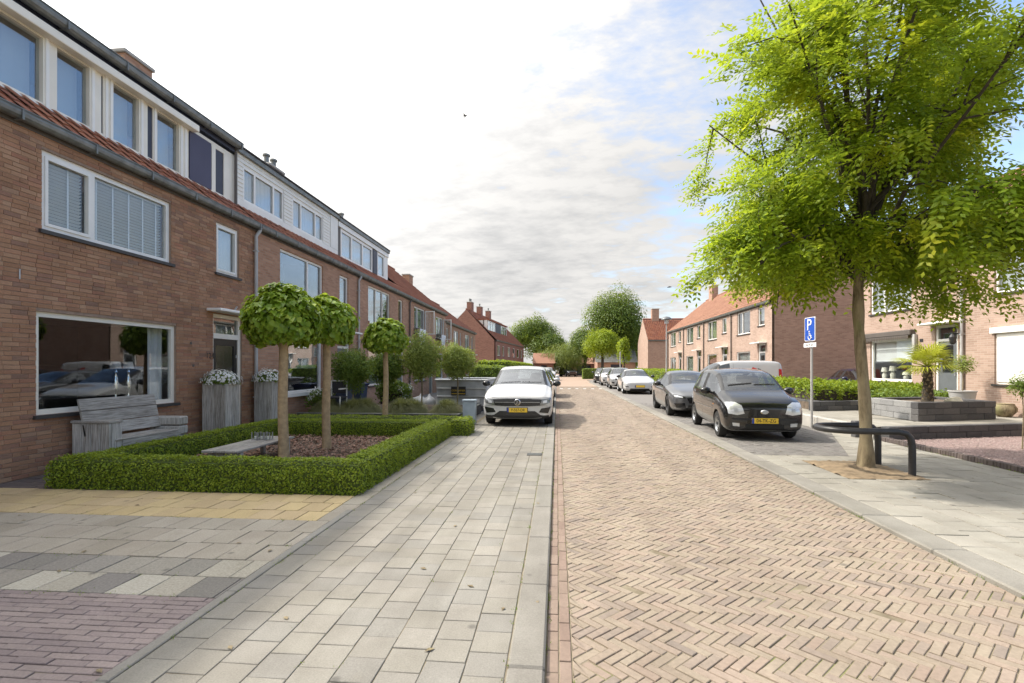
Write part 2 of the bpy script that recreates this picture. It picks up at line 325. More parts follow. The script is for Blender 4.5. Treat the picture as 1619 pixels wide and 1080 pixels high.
class MB:
    def __init__(s): s.v = []; s.f = []
    def box(s, x0, x1, y0, y1, z0, z1):
        if x0 > x1: x0, x1 = x1, x0
        if y0 > y1: y0, y1 = y1, y0
        b = len(s.v); s.v += [(x, y, z) for z in (z0, z1) for y in (y0, y1) for x in (x0, x1)]
        s.f += [tuple(b+i for i in q) for q in ((0, 2, 3, 1), (4, 5, 7, 6), (0, 1, 5, 4), (2, 6, 7, 3), (0, 4, 6, 2), (1, 3, 7, 5))]; return s
    def bbox(s, x0, x1, y0, y1, z0, z1, c=.008):       # box with chamfered edges
        if x0 > x1: x0, x1 = x1, x0
        if y0 > y1: y0, y1 = y1, y0
        c = min(c, (x1-x0)*.4, (y1-y0)*.4, (z1-z0)*.4)
        pts = []
        for sx in (0, 1):
            for sy in (0, 1):
                for sz in (0, 1):
                    X, Y, Z = (x0, x1)[sx], (y0, y1)[sy], (z0, z1)[sz]; dx, dy, dz = (1-2*sx)*c, (1-2*sy)*c, (1-2*sz)*c
                    pts += [(X, Y+dy, Z+dz), (X+dx, Y, Z+dz), (X+dx, Y+dy, Z)]
        bm = bmesh.new(); vs = [bm.verts.new(p) for p in pts]
        r = bmesh.ops.convex_hull(bm, input=vs); bmesh.ops.dissolve_limit(bm, angle_limit=.01, verts=bm.verts[:], edges=bm.edges[:])
        s.add_bm(bm); bm.free(); return s
    def add_bm(s, bm, M=None):
        b = len(s.v); bm.verts.index_update()
        s.v += [tuple(M @ v.co if M else v.co) for v in bm.verts]; s.f += [tuple(b+v.index for v in f.verts) for f in bm.faces]; return s
    def obox(s, M, x0, x1, y0, y1, z0, z1):
        b = len(s.v); s.box(x0, x1, y0, y1, z0, z1); s.v[b:] = [tuple(M @ Vector(p)) for p in s.v[b:]]; return s
    def prism(s, poly, a0, a1, axis='z', rev=False):      # poly 2D, extruded along axis
        b = len(s.v); n = len(poly)
        def p3(p, a):
            return (p[0], p[1], a) if axis == 'z' else ((a, p[0], p[1]) if axis == 'x' else (p[0], a, p[1]))
        s.v += [p3(p, a0) for p in poly]+[p3(p, a1) for p in poly]
        s.f += [tuple(b+i for i in range(n))[::-1], tuple(b+n+i for i in range(n))]+[(b+i, b+(i+1) % n, b+n+(i+1) % n, b+n+i) for i in range(n)]; return s
    def quad(s, *p): b = len(s.v); s.v += [tuple(q) for q in p]; s.f.append(tuple(range(b, b+len(p)))); return s
    def tube(s, pts, r, n=8, cap=True):                   # r a number or list
        pts = [Vector(p) for p in pts]; b = len(s.v); m = len(pts); rr = r if isinstance(r, (list, tuple)) else [r]*m
        up = None
        for i, p in enumerate(pts):
            t = (pts[min(i+1, m-1)]-pts[max(i-1, 0)]).normalized()
            if up is None:
                up = Vector((0, 0, 1)) if abs(t.z) < .9 else Vector((0, 1, 0))
            u = t.cross(up).normalized(); w = u.cross(t).normalized(); up = w
            for k in range(n):
                a = 2*math.pi*k/n; s.v.append(tuple(p+u*math.cos(a)*rr[i]+w*math.sin(a)*rr[i]))
        for i in range(m-1):
            for k in range(n): s.f.append((b+i*n+k, b+i*n+(k+1) % n, b+(i+1)*n+(k+1) % n, b+(i+1)*n+k))
        if cap: s.f += [tuple(b+k for k in range(n))[::-1], tuple(b+(m-1)*n+k for k in range(n))]
        return s
    def lathe(s, prof, c=(0, 0, 0), n=20, axis='z', cap=True):       # prof [(r,h)]
        b = len(s.v)
        for r, h in prof:
            for k in range(n):
                a = 2*math.pi*k/n; x, y = r*math.cos(a), r*math.sin(a)
                p = (x, y, h) if axis == 'z' else ((h, x, y) if axis == 'x' else (x, h, y))
                s.v.append((c[0]+p[0], c[1]+p[1], c[2]+p[2]))
        for i in range(len(prof)-1):
            for k in range(n): s.f.append((b+i*n+k, b+i*n+(k+1) % n, b+(i+1)*n+(k+1) % n, b+(i+1)*n+k))
        if cap: s.f += [tuple(b+k for k in range(n))[::-1], tuple(b+(len(prof)-1)*n+k for k in range(n))]
        return s
    def mesh(s, name, smooth=False, recalc=True):
        me = bpy.data.meshes.new(name); me.from_pydata(s.v, [], s.f)
        if recalc:
            bm = bmesh.new(); bm.from_mesh(me); bmesh.ops.recalc_face_normals(bm, faces=bm.faces); bm.to_mesh(me); bm.free()
        if smooth:
            me.polygons.foreach_set('use_smooth', [True]*len(me.polygons))
            if smooth != 'all': me.set_sharp_from_angle(angle=R(40))
        me.update(); return me
    def build(s, name, mat, parent=None, smooth=False, local=False, recalc=True):
        return link(name, s.mesh(name, smooth, recalc), mat, parent, local)
def box(name, mat, parent, *a, c=0):
    m = MB(); (m.bbox(*a, c=c) if c else m.box(*a)); return m.build(name, mat, parent)
def text_mesh(body, size, name='lettering'):
    cu = bpy.data.curves.new(name, 'FONT'); cu.body = body; cu.size = size; cu.align_x = 'CENTER'; cu.align_y = 'CENTER'; cu.extrude = .001; cu.resolution_u = 3
    o = bpy.data.objects.new(name, cu); COL.objects.link(o); bpy.context.view_layer.update()
    me = bpy.data.meshes.new_from_object(o.evaluated_get(bpy.context.evaluated_depsgraph_get())); bpy.data.objects.remove(o); bpy.data.curves.remove(cu); me.name = name; return me
# ------------------------------------------------------------------ paving
CS, SN = math.cos(HEAD), math.sin(HEAD)
def proj(X, Y, Z=0):
    L = X*CS+Y*SN; D = -X*SN+Y*CS
    if D < .3: return (-9, -9, D)
    return (809.5+800*L/D, 580-800*(Z-1.55)/D, D)
def in_view(X, Y, Z=0, m=0):
    x, y, D = proj(X, Y, Z); return D > .3 and -m < x < 1619+m and -m < y < 1080+m
def clip_half(poly, a, b, c):                # keep a*x+b*y <= c
    out = []
    for i in range(len(poly)):
        p, q = poly[i], poly[(i+1) % len(poly)]; dp, dq = a*p[0]+b*p[1]-c, a*q[0]+b*q[1]-c
        if dp <= 0: out.append(p)
        if dp*dq < 0: t = dp/(dp-dq); out.append((p[0]+(q[0]-p[0])*t, p[1]+(q[1]-p[1])*t))
    return out
def piece_geo(poly, joint, zt, depth, ch=.003):
    cx = sum(p[0] for p in poly)/len(poly); cy = sum(p[1] for p in poly)/len(poly); n = len(poly)
    def ins(d):
        o = []
        for i in range(n):
            p0, p1, p2 = Vector(poly[i-1]), Vector(poly[i]), Vector(poly[(i+1) % n])
            e1 = (p1-p0); e2 = (p2-p1)
            if e1.length < 1e-5 or e2.length < 1e-5: o.append(tuple(p1)); continue
            e1.normalize(); e2.normalize(); n1 = Vector((-e1.y, e1.x)); n2 = Vector((-e2.y, e2.x)); b = n1+n2
            k = b.dot(n1); b = b*(1/k) if k > .2 else n1
            o.append((p1.x+b.x*d, p1.y+b.y*d))
        return o
    a, b_ = ins(joint/2), ins(joint/2+ch)
    v = [(x, y, zt-depth) for x, y in a]+[(x, y, zt-ch) for x, y in a]+[(x, y, zt) for x, y in b_]
    f = [tuple(range(2*n, 3*n))]
    for k in (0, 1): f += [(k*n+i, k*n+(i+1) % n, (k+1)*n+(i+1) % n, (k+1)*n+i) for i in range(n)]
    return v, f
def area(poly): return .5*sum(poly[i][0]*poly[(i+1) % len(poly)][1]-poly[(i+1) % len(poly)][0]*poly[i][1] for i in range(len(poly)))
def pave(parent, name, mat, full, cut, w, l, joint, zt, nmax=300, jit=.002, depth=.02, field='paving'):
    """full: (cx,cy,angle) whole pieces w x l; cut: clipped polygons.  nearest nmax whole pieces in view become parts"""
    vis = sorted([(proj(c[0], c[1])[2], i) for i, c in enumerate(full) if in_view(c[0], c[1])])[:nmax]
    chosen = set(i for _, i in vis)
    rect = [(-w/2, -l/2), (w/2, -l/2), (w/2, l/2), (-w/2, l/2)]
    v, f = piece_geo(rect, joint, 0, depth)
    me = bpy.data.meshes.new(name); me.from_pydata(v, [], f); me.materials.append(MATS[mat])
    off = WL[parent.name]; mb = MB()
    for i, (x, y, a) in enumerate(full):
        dz = random.gauss(0, jit)
        if i in chosen:
            o = bpy.data.objects.new(name, me); COL.objects.link(o); o.parent = parent
            o.location = (x-off.x, y-off.y, zt+dz-off.z); o.rotation_euler = (random.gauss(0, .004), random.gauss(0, .004), a+random.gauss(0, .012))
        else:
            a += random.gauss(0, .012); ca, sa = math.cos(a), math.sin(a); b = len(mb.v)
            mb.v += [(x+p[0]*ca-p[1]*sa, y+p[0]*sa+p[1]*ca, zt+dz+p[2]) for p in v]; mb.f += [tuple(b+k for k in q) for q in f]
    for poly in cut:
        if len(poly) < 3 or area(poly) < .0006: continue
        pv, pf = piece_geo(poly, joint, zt+random.gauss(0, jit), depth); b = len(mb.v); mb.v += pv; mb.f += [tuple(b+k for k in q) for q in pf]
    if mb.v:
        o = mb.build(field, mat, parent, recalc=False); o['kind'] = 'stuff'
def bond(x0, x1, y0, y1, w, l, along='y', off=.5, clips=(), rows_jit=0):
    """rectangles w (across) x l (along); returns full, cut with every other row shifted"""
    full, cut = [], []; ax0, ax1, b0, b1 = (x0, x1, y0, y1) if along == 'y' else (y0, y1, x0, x1)
    n = max(1, round((ax1-ax0)/w)); ww = (ax1-ax0)/n
    for i in range(n):
        s = b0-(l*off if i % 2 else 0)-(random.random()*rows_jit*l)
        a0, a1 = ax0+i*ww, ax0+(i+1)*ww
        while s < b1-1e-4:
            c0, c1 = max(s, b0), min(s+l, b1)
            rc = [(a0, c0), (a1, c0), (a1, c1), (a0, c1)] if along == 'y' else [(c0, a0), (c1, a0), (c1, a1), (c0, a1)]
            whole = c1-c0 > l-1e-4
            for (a, b, c) in clips:
                r2 = clip_half(rc, a, b, c)
                if len(r2) != len(rc) or any(abs(p[0]-q[0])+abs(p[1]-q[1]) > 1e-6 for p, q in zip(rc, r2)): whole = False
                rc = r2
                if len(rc) < 3: break
            if len(rc) >= 3:
                if whole: full.append(((rc[0][0]+rc[2][0])/2, (rc[0][1]+rc[2][1])/2, 0))
                else: cut.append(rc)
            s += l
    return full, cut, ww
def sheet(name, mat, poly, z, parent=None, kind=None):
    o = MB().quad(*[(p[0], p[1], z) for p in poly]).build(name, mat, parent)
    if kind: o['kind'] = kind
    return o
def rect(x0, x1, y0, y1): return [(x0, y0), (x1, y0), (x1, y1), (x0, y1)]

ground = sheet('ground', 'ground_sand', rect(-400, 400, -60, 800), -.10, None, 'structure')
ZR = -.035                                     # the road lies a little below the pavements
# --- road: herringbone of narrow clay bricks
road = empty('road', (1.6, 20, ZR)); road['kind'] = 'structure'
road['label'] = 'street paved with beige and pink clay bricks in herringbone'
sheet('road_bed', 'joint_sand', rect(-.065, 3.18, -2, 41), ZR-.006, road)
b = NB('road_far'); v = b.n('ShaderNodeTexVoronoi'); v.inputs['Scale'].default_value = 9; b.l(b.pos(), v.inputs['Vector'])
c = b.mix(.35, (.39, .29, .225), b.ramp(v.outputs['Color'], [(.55, .5, .45), (1, 1, 1)]), 'MULTIPLY'); c = b.mix(.3, c, b.ramp(b.noise(.5, 5), [(.3, (.6, .6, .6)), (.7, (1, 1, 1))]), 'MULTIPLY'); b.done(b.bsdf(c, .9, 0, None, .25))
sheet('road_surface_beyond', 'road_far', [(-.065, 41), (3.18, 41), (3.18, 52), (9, 64), (9, 120), (-9, 120), (-6, 64), (-.065, 52)], ZR-.002, road)
Wb = .058; full, cut = [], []; c45 = math.cos(R(-45)); s45 = math.sin(R(-45))
def hb(u, v_, horiz):
    x0, x1, y0, y1 = (u, u+3, v_, v_+1) if horiz else (u, u+1, v_, v_+3)
    cx, cy = (x0+x1)/2*Wb, (y0+y1)/2*Wb; X, Y = cx*c45-cy*s45+1.6, cx*s45+cy*c45+1.0
    if not (-.1 < X < 3.4 and 1.2 < Y < 41.2): return
    a = R(-45)+(0 if horiz else R(90))
    if .08+.105 < X < 3.17-.105 and Y < 40.9: full.append((X, Y, a)); return
    ca, sa = math.cos(a), math.sin(a)
    poly = [(X+px*ca-py*sa, Y+px*sa+py*ca) for px, py in ((-1.5*Wb, -.5*Wb), (1.5*Wb, -.5*Wb), (1.5*Wb, .5*Wb), (-1.5*Wb, .5*Wb))]
    for h in ((-1, 0, -.08), (1, 0, 3.17), (0, 1, 41)): poly = clip_half(poly, *h) if len(poly) > 2 else poly
    if len(poly) > 2: cut.append(poly)
# unrotated (p,q): X-1.6 = (p+q)/sqrt2*W, Y-1 = (q-p)/sqrt2*W
q2 = math.sqrt(.5)*Wb
for s_ in range(int(-2.2/q2), int(2.2/q2)+1):
    for d_ in range(int(-.3/q2), int(40.6/q2)+1):
        if (s_+d_) % 2: continue
        p_, q_ = (s_-d_)//2, (s_+d_)//2
        if (p_-q_) % 6 == 0: hb(p_, q_, True)
        if (p_-q_) % 6 == 5: hb(p_, q_, False)
pave(road, 'brick', 'road_brick', full, cut, 3*Wb, Wb, .0065, ZR, 300, .0022, field='brick_field')
f2, c2, ww = bond(-.06, .08, 1.2, 41, .07, .205, 'y')
pave(road, 'edge_brick', 'edge_brick', f2, c2, ww, .205, .007, ZR+.001, 60, .0015, field='edge_brick_row')
for k in range(11):
    x0 = .2+k*.28
    if k % 2 == 0:
        for j in range(2): MB().box(x0, x0+.2, 36.6+j*.28, 36.82+j*.28, ZR-.004, ZR+.006).build('white_marking_brick', 'sign_white', road)
# --- left pavement
pl = empty('pavement_left', (-1.2, 12, 0)); pl['kind'] = 'structure'; pl['label'] = 'left pavement of square grey concrete tiles'
sheet('tile_bed', 'joint_sand', rect(-2.3, -.25, -2, 60), -.006, pl)
f1, c1, ww = bond(-2.195, -.262, 1.0, 34, .215, .2155, 'y', .5, rows_jit=.0)
pave(pl, 'tile', 'pave_tile', f1, c1, ww, .2155, .0048, 0, 300, .0013, field='tile_field')
sheet('tile_field_beyond', 'pave_tile', rect(-2.2, -.262, 34, 60), -.002, pl)
y = .6
while y < 52:
    MB().bbox(-.258, -.064, y+.003, y+.997, -.12, .004+random.gauss(0, .0015), c=.012).build('kerb_stone', 'kerb_stone', pl); y += 1
y = .3
while y < 4.8:
    MB().bbox(-2.272, -2.2, y+.002, y+.998, -.1, .006, c=.006).build('edging_strip', 'kerb_stone', pl); y += 1
# drain in the gutter
dr = empty('drain_grate', (-.36, 8.95, 0), 'small dark rectangular drain grate set beside the left kerb', 'drain')
box('frame', 'steel_black', dr, -.53, -.27, 8.83, 9.07, -.02, .006)
for k in range(6): box('bar', 'zinc', dr, -.515, -.285, 8.85+k*.036, 8.87+k*.036, 0, .011)
# --- left forecourt
fc = empty('forecourt', (-4.5, 4, 0)); fc['kind'] = 'structure'; fc['label'] = 'forecourt of yellow, grey and purple paving before the hedge'
sheet('paving_bed', 'joint_sand', rect(-7.4, -2.27, -1, 12.5), -.009, fc)
f, c, w_ = bond(-7.34, -2.275, .6, 3.2, .056, .215, 'x', .5, rows_jit=.25); pave(fc, 'purple_brick', 'purple_brick', f, c, .215, w_, .006, -.001, 300, .0015, field='purple_brick_field')
f, c, w_ = bond(-7.34, -2.275, 3.2, 3.85, .325, .265, 'x', .4); pave(fc, 'mottled_tile', 'mixed_tile', f, c, .265, w_, .010, 0, 300, .0016, field='mottled_tile_field')
f, c, w_ = bond(-7.34, -2.275, 3.85, 4.9, .35, .255, 'x', .5); pave(fc, 'grey_tile', 'grey_tile', f, c, .255, w_, .010, .001, 300, .0016, field='grey_tile_field')
f, c, w_ = bond(-7.34, -2.42, 4.9, 5.88, .325, .26, 'x', .5); pave(fc, 'yellow_tile', 'yellow_tile', f, c, .26, w_, .010, .001, 300, .0016, field='yellow_tile_field')
f, c, w_ = bond(-2.42, -2.2, 4.9, 11.2, .22, .31, 'y', .5); pave(fc, 'border_tile', 'grey_tile', f, c, w_, .31, .007, 0, 60, .002, field='border_tile_row')
f, c, w_ = bond(-7.34, -6.45, 5.88, 12.4, .105, .21, 'x', .5); pave(fc, 'dark_brick', 'dark_brick', f, c, .21, w_, .006, 0, 120, .002, field='dark_brick_field')
sheet('garden_path', 'asphalt', rect(-7.35, -2.2, 12.4, 60), -.008, fc)
# --- right pavement, parking bays
pr = empty('pavement_right', (5, 6, 0)); pr['kind'] = 'structure'; pr['label'] = 'right pavement of pale sunlit concrete tiles'
sheet('tile_bed', 'joint_sand', rect(3.4, 6.8, -2, 12.7), -.009, pr)
H1 = (-3.3/3.58, 1.39/3.58, (-3.3*5.06+1.39*9.3)/3.58)        # right of the slanting edge of the bay
f, c, w_ = bond(3.475, 6.74, .8, 7.39, .3, .3, 'y', .5); pave(pr, 'tile', 'pave_tile_right', f, c, w_, .3, .007, 0, 200, .0025, field='tile_field')
f, c, w_ = bond(3.475, 4.02, 7.39, 9.28, .28, .3, 'y', .5); pave(pr, 'tile', 'pave_tile_right', f, c, w_, .3, .007, 0, 60, .0025, field='tile_field_by_kerb')
f, c, w_ = bond(5.08, 6.74, 7.39, 9.28, .28, .3, 'y', .5); pave(pr, 'tile', 'pave_tile_right', f, c, w_, .3, .007, 0, 60, .0025, field='tile_field_by_gravel')
f, c, w_ = bond(4.02, 5.08, 8.75, 9.28, .27, .265, 'y', .5); pave(pr, 'tile', 'pave_tile_right', f, c, w_, .265, .007, 0, 60, .0025, field='tile_field_behind_tree')
f, c, w_ = bond(5.08, 6.74, 9.28, 12.7, .28, .3, 'y', .5, [H1]); pave(pr, 'tile', 'pave_tile_right', f, c, w_, .3, .007, 0, 60, .0025, field='tile_field_beside_bay')
y = .6
while y < 52:
    MB().bbox(3.172, 3.468, y+.003, y+.997, -.12, .004+random.gauss(0, .0015), c=.012).build('kerb_stone', 'kerb_stone', pr); y += 1
soil = empty('tree_pit', (4.55, 8.05, 0)); soil['kind'] = 'structure'
bm = bmesh.new(); bmesh.ops.create_grid(bm, x_segments=24, y_segments=26, size=.5)
for v in bm.verts:
    e = max(abs(v.co.x), abs(v.co.y))*2; v.co.z = .006+(1-e)*.045+random.gauss(0, .006); v.co.x = 4.55+v.co.x*1.08; v.co.y = 8.07+v.co.y*1.38
MB().add_bm(bm).build('bare_soil', 'soil', soil, True); bm.free()
bay = empty('parking_bay', (5, 14, 0)); bay['kind'] = 'structure'; bay['label'] = 'dark brick parking bays along the right kerb'
sheet('bay_bed', 'joint_sand', [(3.46, 9.28), (5.07, 9.28), (6.46, 12.6), (6.5, 60), (3.46, 60)], -.010, bay)
H2 = (3.3/3.58, -1.39/3.58, (3.3*5.06-1.39*9.3)/3.58)
f, c, w_ = bond(3.475, 6.45, 9.29, 22, .105, .21, 'y', .5, [H2]); pave(bay, 'bay_brick', 'bay_brick', f, c, w_, .21, .006, -.001, 150, .002, field='bay_brick_field')
sheet('bay_surface_beyond', 'bay_brick', rect(3.475, 6.45, 22, 60), -.004, bay)
sheet('driveway', 'asphalt', rect(6.5, 18, 20.9, 60), -.02, bay)
# --- raised terrace on the right, gravel bed
tr = empty('terrace', (9, 15, 0)); tr['kind'] = 'structure'; tr['label'] = 'raised pale front terrace edged with low block walls'
sk = math.tan(R(16.2))                                          # the fronts of the garden run askew to the street
def fy(x, y0): return y0+(x-6.98)*sk
MB().prism([(6.72, 11.45), (11.75, fy(11.75, 11.40)), (11.75, 20.6), (6.72, 20.6)], -.05, .268).build('terrace_slab', 'concrete', tr)
n = 0
for ix in range(0, 11):
    for iy in range(0, 20):
        x0, y0 = 6.74+ix*.5, 11.0+iy*.5
        p = clip_half(rect(x0, x0+.5, y0, y0+.5), sk, -1, 6.98*sk-11.45)
        p = clip_half(p, 1, 0, 11.69) if len(p) > 2 else p
        if len(p) > 2 and area(p) > .01:
            v_, f_ = piece_geo(p, .006, .28+random.gauss(0, .0015), .014); m = MB(); m.v = v_; m.f = f_; m.build('terrace_tile', 'pave_tile_right', tr, recalc=False)
def block_wall(parent, p0, p1, z0, z1, th, mat, L=.4, H=.14, name='block', flip=False):
    p0, p1 = Vector(p0), Vector(p1); d = p1-p0; ln = d.length; d.normalize(); nrm = Vector((-d.y, d.x))
    ang = math.atan2(d.y, d.x); rows = max(1, round((z1-z0)/H)); hh = (z1-z0)/rows
    for r in range(rows):
        s = -(L/2 if r % 2 else 0)
        while s < ln-.02:
            a, b_ = max(s, 0), min(s+L, ln); s += L
            if b_-a < .03: continue
            m = MB().bbox(a+.002, b_-.002, 0, th, z0+r*hh+.002, z0+(r+1)*hh-.002, c=.008)
            Mx = Matrix.Translation((p0.x, p0.y, 0)) @ Matrix.Rotation(ang, 4, 'Z') @ Matrix.Translation((random.gauss(0, .001), random.gauss(0, .003), 0))
            m.v = [tuple(Mx @ Vector(q)) for q in m.v]; m.build(name, mat, parent)
gw = empty('garden_wall', (8.5, 11.5, 0), 'low dark block wall holding up the terrace behind the gravel', 'wall')
block_wall(gw, (6.9, fy(6.9, 11.24)), (11.8, fy(11.8, 11.24)), 0, .29, .2, 'block_dark')
gw2 = empty('garden_wall', (6.6, 15, 0), 'low pale concrete edging wall behind the blue parking sign', 'wall')
block_wall(gw2, (6.72, 11.9), (6.72, 20.6), -.02, .28, .2, 'concrete', .8, .3)
gp = empty('corner_post', (6.6, 11.75, 0), 'short dark stone post at the end of the pale edging wall', 'post'); box('stone', 'block_dark', gp, 6.5, 6.72, 11.7, 11.88, 0, .36, c=.01)
gb = empty('gravel_bed', (9, 8, 0)); gb['kind'] = 'structure'
sheet('gravel_base', 'gravel', [(6.86, 3), (16, 3), (16, fy(16, 11.2)), (6.86, 11.2)], .012, gb)
n = 16000; P = np.empty((n, 3)); P[:, 0] = 6.88+RNG.random(n)**1.3*4.5; P[:, 1] = 5.4+RNG.random(n)*6.6; P = P[P[:, 1] < 11.2+(P[:, 0]-6.98)*sk]; n = len(P)
oct_v = np.array([(1, 0, 0), (0, 1, 0), (-1, 0, 0), (0, -1, 0), (0, 0, .7), (0, 0, -.5)]); oct_f = np.array([(0, 1, 4), (1, 2, 4), (2, 3, 4), (3, 0, 4)])
sc = RNG.uniform(.010, .022, (n, 1, 3)); an = RNG.random(n)*6.28
vv = oct_v[None]*sc; ca, sa = np.cos(an)[:, None], np.sin(an)[:, None]
VV = np.stack([vv[..., 0]*ca-vv[..., 1]*sa+P[:, :1], vv[..., 0]*sa+vv[..., 1]*ca+P[:, 1:2], vv[..., 2]+.016+RNG.random((n, 1))*.01], -1).reshape(-1, 3)
o = link('gravel_stones', np_mesh('gravel_stones', VV, (oct_f[None]+np.arange(n)[:, None, None]*6).reshape(-1, 3)), 'gravel', gb); o['kind'] = 'stuff'
me = MB().bbox(-.05, .05, -.029, .029, -.06, .085, c=.008).mesh('edging_brick'); me.materials.append(MATS['dark_brick'])
for k in range(105):
    o = bpy.data.objects.new('edging_brick', me); COL.objects.link(o); o.parent = gb; y = 4.9+k*.0605
    o.location = Vector((6.80+random.gauss(0, .003), y, random.gauss(0, .004)))-WL[gb.name]; o.rotation_euler = (random.gauss(0, .02), random.gauss(0, .03), random.gauss(0, .02))

# moss and weeds in the joints along the kerbs, fallen bits on the paving
def tufts(parent, name, pts, n, h, mat='leaf_green'):
    VV = []; 
    for (x, y, z) in pts:
        a = RNG.random(n)*6.283; l = RNG.uniform(.4, 1, n)*h; b0 = np.stack([x+RNG.normal(0, .012, n), y+RNG.normal(0, .03, n), np.full(n, z)], 1); tp = b0+np.stack([np.cos(a)*l*.6, np.sin(a)*l*.6, l], 1); w = np.stack([-np.sin(a), np.cos(a), a*0], 1)*.0035
        VV.append(np.stack([b0-w, b0+w, tp], 1).reshape(-1, 3))
    V = np.concatenate(VV); o = link(name, np_mesh(name, V, np.arange(len(V)).reshape(-1, 3)), mat, parent); o['kind'] = 'stuff'
pts = [(-.062, 1.8+RNG.random()**1.3*24, -.03) for _ in range(90)]+[(.082, 1.8+RNG.random()*20, -.04) for _ in range(30)]
tufts(road, 'kerb_weeds', pts, 9, .022)
tufts(pr, 'kerb_weeds', [(3.17, 2.5+RNG.random()*12, -.03) for _ in range(60)]+[(6.74, 5+RNG.random()*6, 0) for _ in range(40)], 9, .025)
tufts(pl, 'joint_weeds', [(-2.2, 1.5+RNG.random()*9, 0) for _ in range(70)]+[(-.262, 1.5+RNG.random()*14, 0) for _ in range(40)]+[(-2.195+.2148*RNG.integers(0, 9), 2+RNG.random()*6, -.004) for _ in range(60)], 8, .014)
tufts(fc, 'joint_weeds', [(-2.3-RNG.random()*4, y_, -.004) for y_ in (3.2, 3.525, 3.85, 4.2, 4.9) for _ in range(22)], 8, .014)
# a few dry leaves
def litter(parent, name, pts):
    VV, FF = [], []
    for k, (x, y, z) in enumerate(pts):
        a = RNG.random()*6.28; l = RNG.uniform(.015, .035); ca, sa = math.cos(a), math.sin(a); q = np.array([(-l, 0, .004), (0, -l*.5, .008), (l, 0, .003), (0, l*.5, .01)]); VV.append(np.stack([x+q[:, 0]*ca-q[:, 1]*sa, y+q[:, 0]*sa+q[:, 1]*ca, z+q[:, 2]], 1)); FF.append((0+4*k, 1+4*k, 2+4*k, 3+4*k))
    o = link(name, np_mesh(name, np.concatenate(VV), np.array(FF)), 'bark_tree', parent); o['kind'] = 'stuff'
litter(pl, 'fallen_leaves', [(RNG.uniform(-2.2, -.1), 2+RNG.random()**1.5*9, .002) for _ in range(14)])
litter(fc, 'fallen_leaves', [(RNG.uniform(-6, -2.3), RNG.uniform(2.2, 5.8), .003) for _ in range(12)])
litter(road, 'fallen_leaves', [(RNG.uniform(0, 3.1), 2+RNG.random()**1.5*12, ZR+.002) for _ in range(14)])
litter(pr, 'fallen_leaves', [(RNG.uniform(3.3, 6.6), 3+RNG.random()*7, .003) for _ in range(30)])
# ------------------------------------------------------------------ houses
class Fac:
    """a facade: u runs along it, d points out of it.  axis 'x': plane X=X0 (u is Y); axis 'y': plane Y=X0 (u is X)"""
    def __init__(s, X0, out, axis='x'): s.X0, s.out, s.axis = X0, out, axis
    def ext(s, d0, d1, u0, u1):
        a = sorted((s.X0+s.out*d0, s.X0+s.out*d1)); u = sorted((u0, u1))
        return (*a, *u) if s.axis == 'x' else (*u, *a)
    def pt(s, d, u, z): a = s.X0+s.out*d; return (a, u, z) if s.axis == 'x' else (u, a, z)
    def box(s, mb, d0, d1, u0, u1, z0, z1, c=0):
        e = s.ext(d0, d1, u0, u1); return mb.bbox(*e, z0, z1, c=c) if c else mb.box(*e, z0, z1)
def fbox(fac, name, mat, parent, *a, c=0): return fac.box(MB(), *a, c=c).build(name, mat, parent)
def wall_panel(fac, u0, u1, z0, z1, ops, th=.14, d=0):
    m = MB(); us = sorted({u0, u1, *[min(max(o[i], u0), u1) for o in ops for i in (0, 1)]}); zs = sorted({z0, z1, *[min(max(o[i], z0), z1) for o in ops for i in (2, 3)]})
    def hole(a, b): return any(o[0] < a < o[1] and o[2] < b < o[3] for o in ops)
    for i in range(len(us)-1):
        for j in range(len(zs)-1):
            if hole((us[i]+us[i+1])/2, (zs[j]+zs[j+1])/2): continue
            a, b, c, e = us[i], us[i+1], zs[j], zs[j+1]
            m.quad(fac.pt(d, a, c), fac.pt(d, b, c), fac.pt(d, b, e), fac.pt(d, a, e))
            m.quad(fac.pt(d-th, a, c), fac.pt(d-th, a, e), fac.pt(d-th, b, e), fac.pt(d-th, b, c))
    for a, b, c, e in ops:
        for p, q in (((a, c), (b, c)), ((b, c), (b, e)), ((b, e), (a, e)), ((a, e), (a, c))):
            m.quad(fac.pt(d, *p), fac.pt(d, *q), fac.pt(d-th, *q), fac.pt(d-th, *p))
    return m
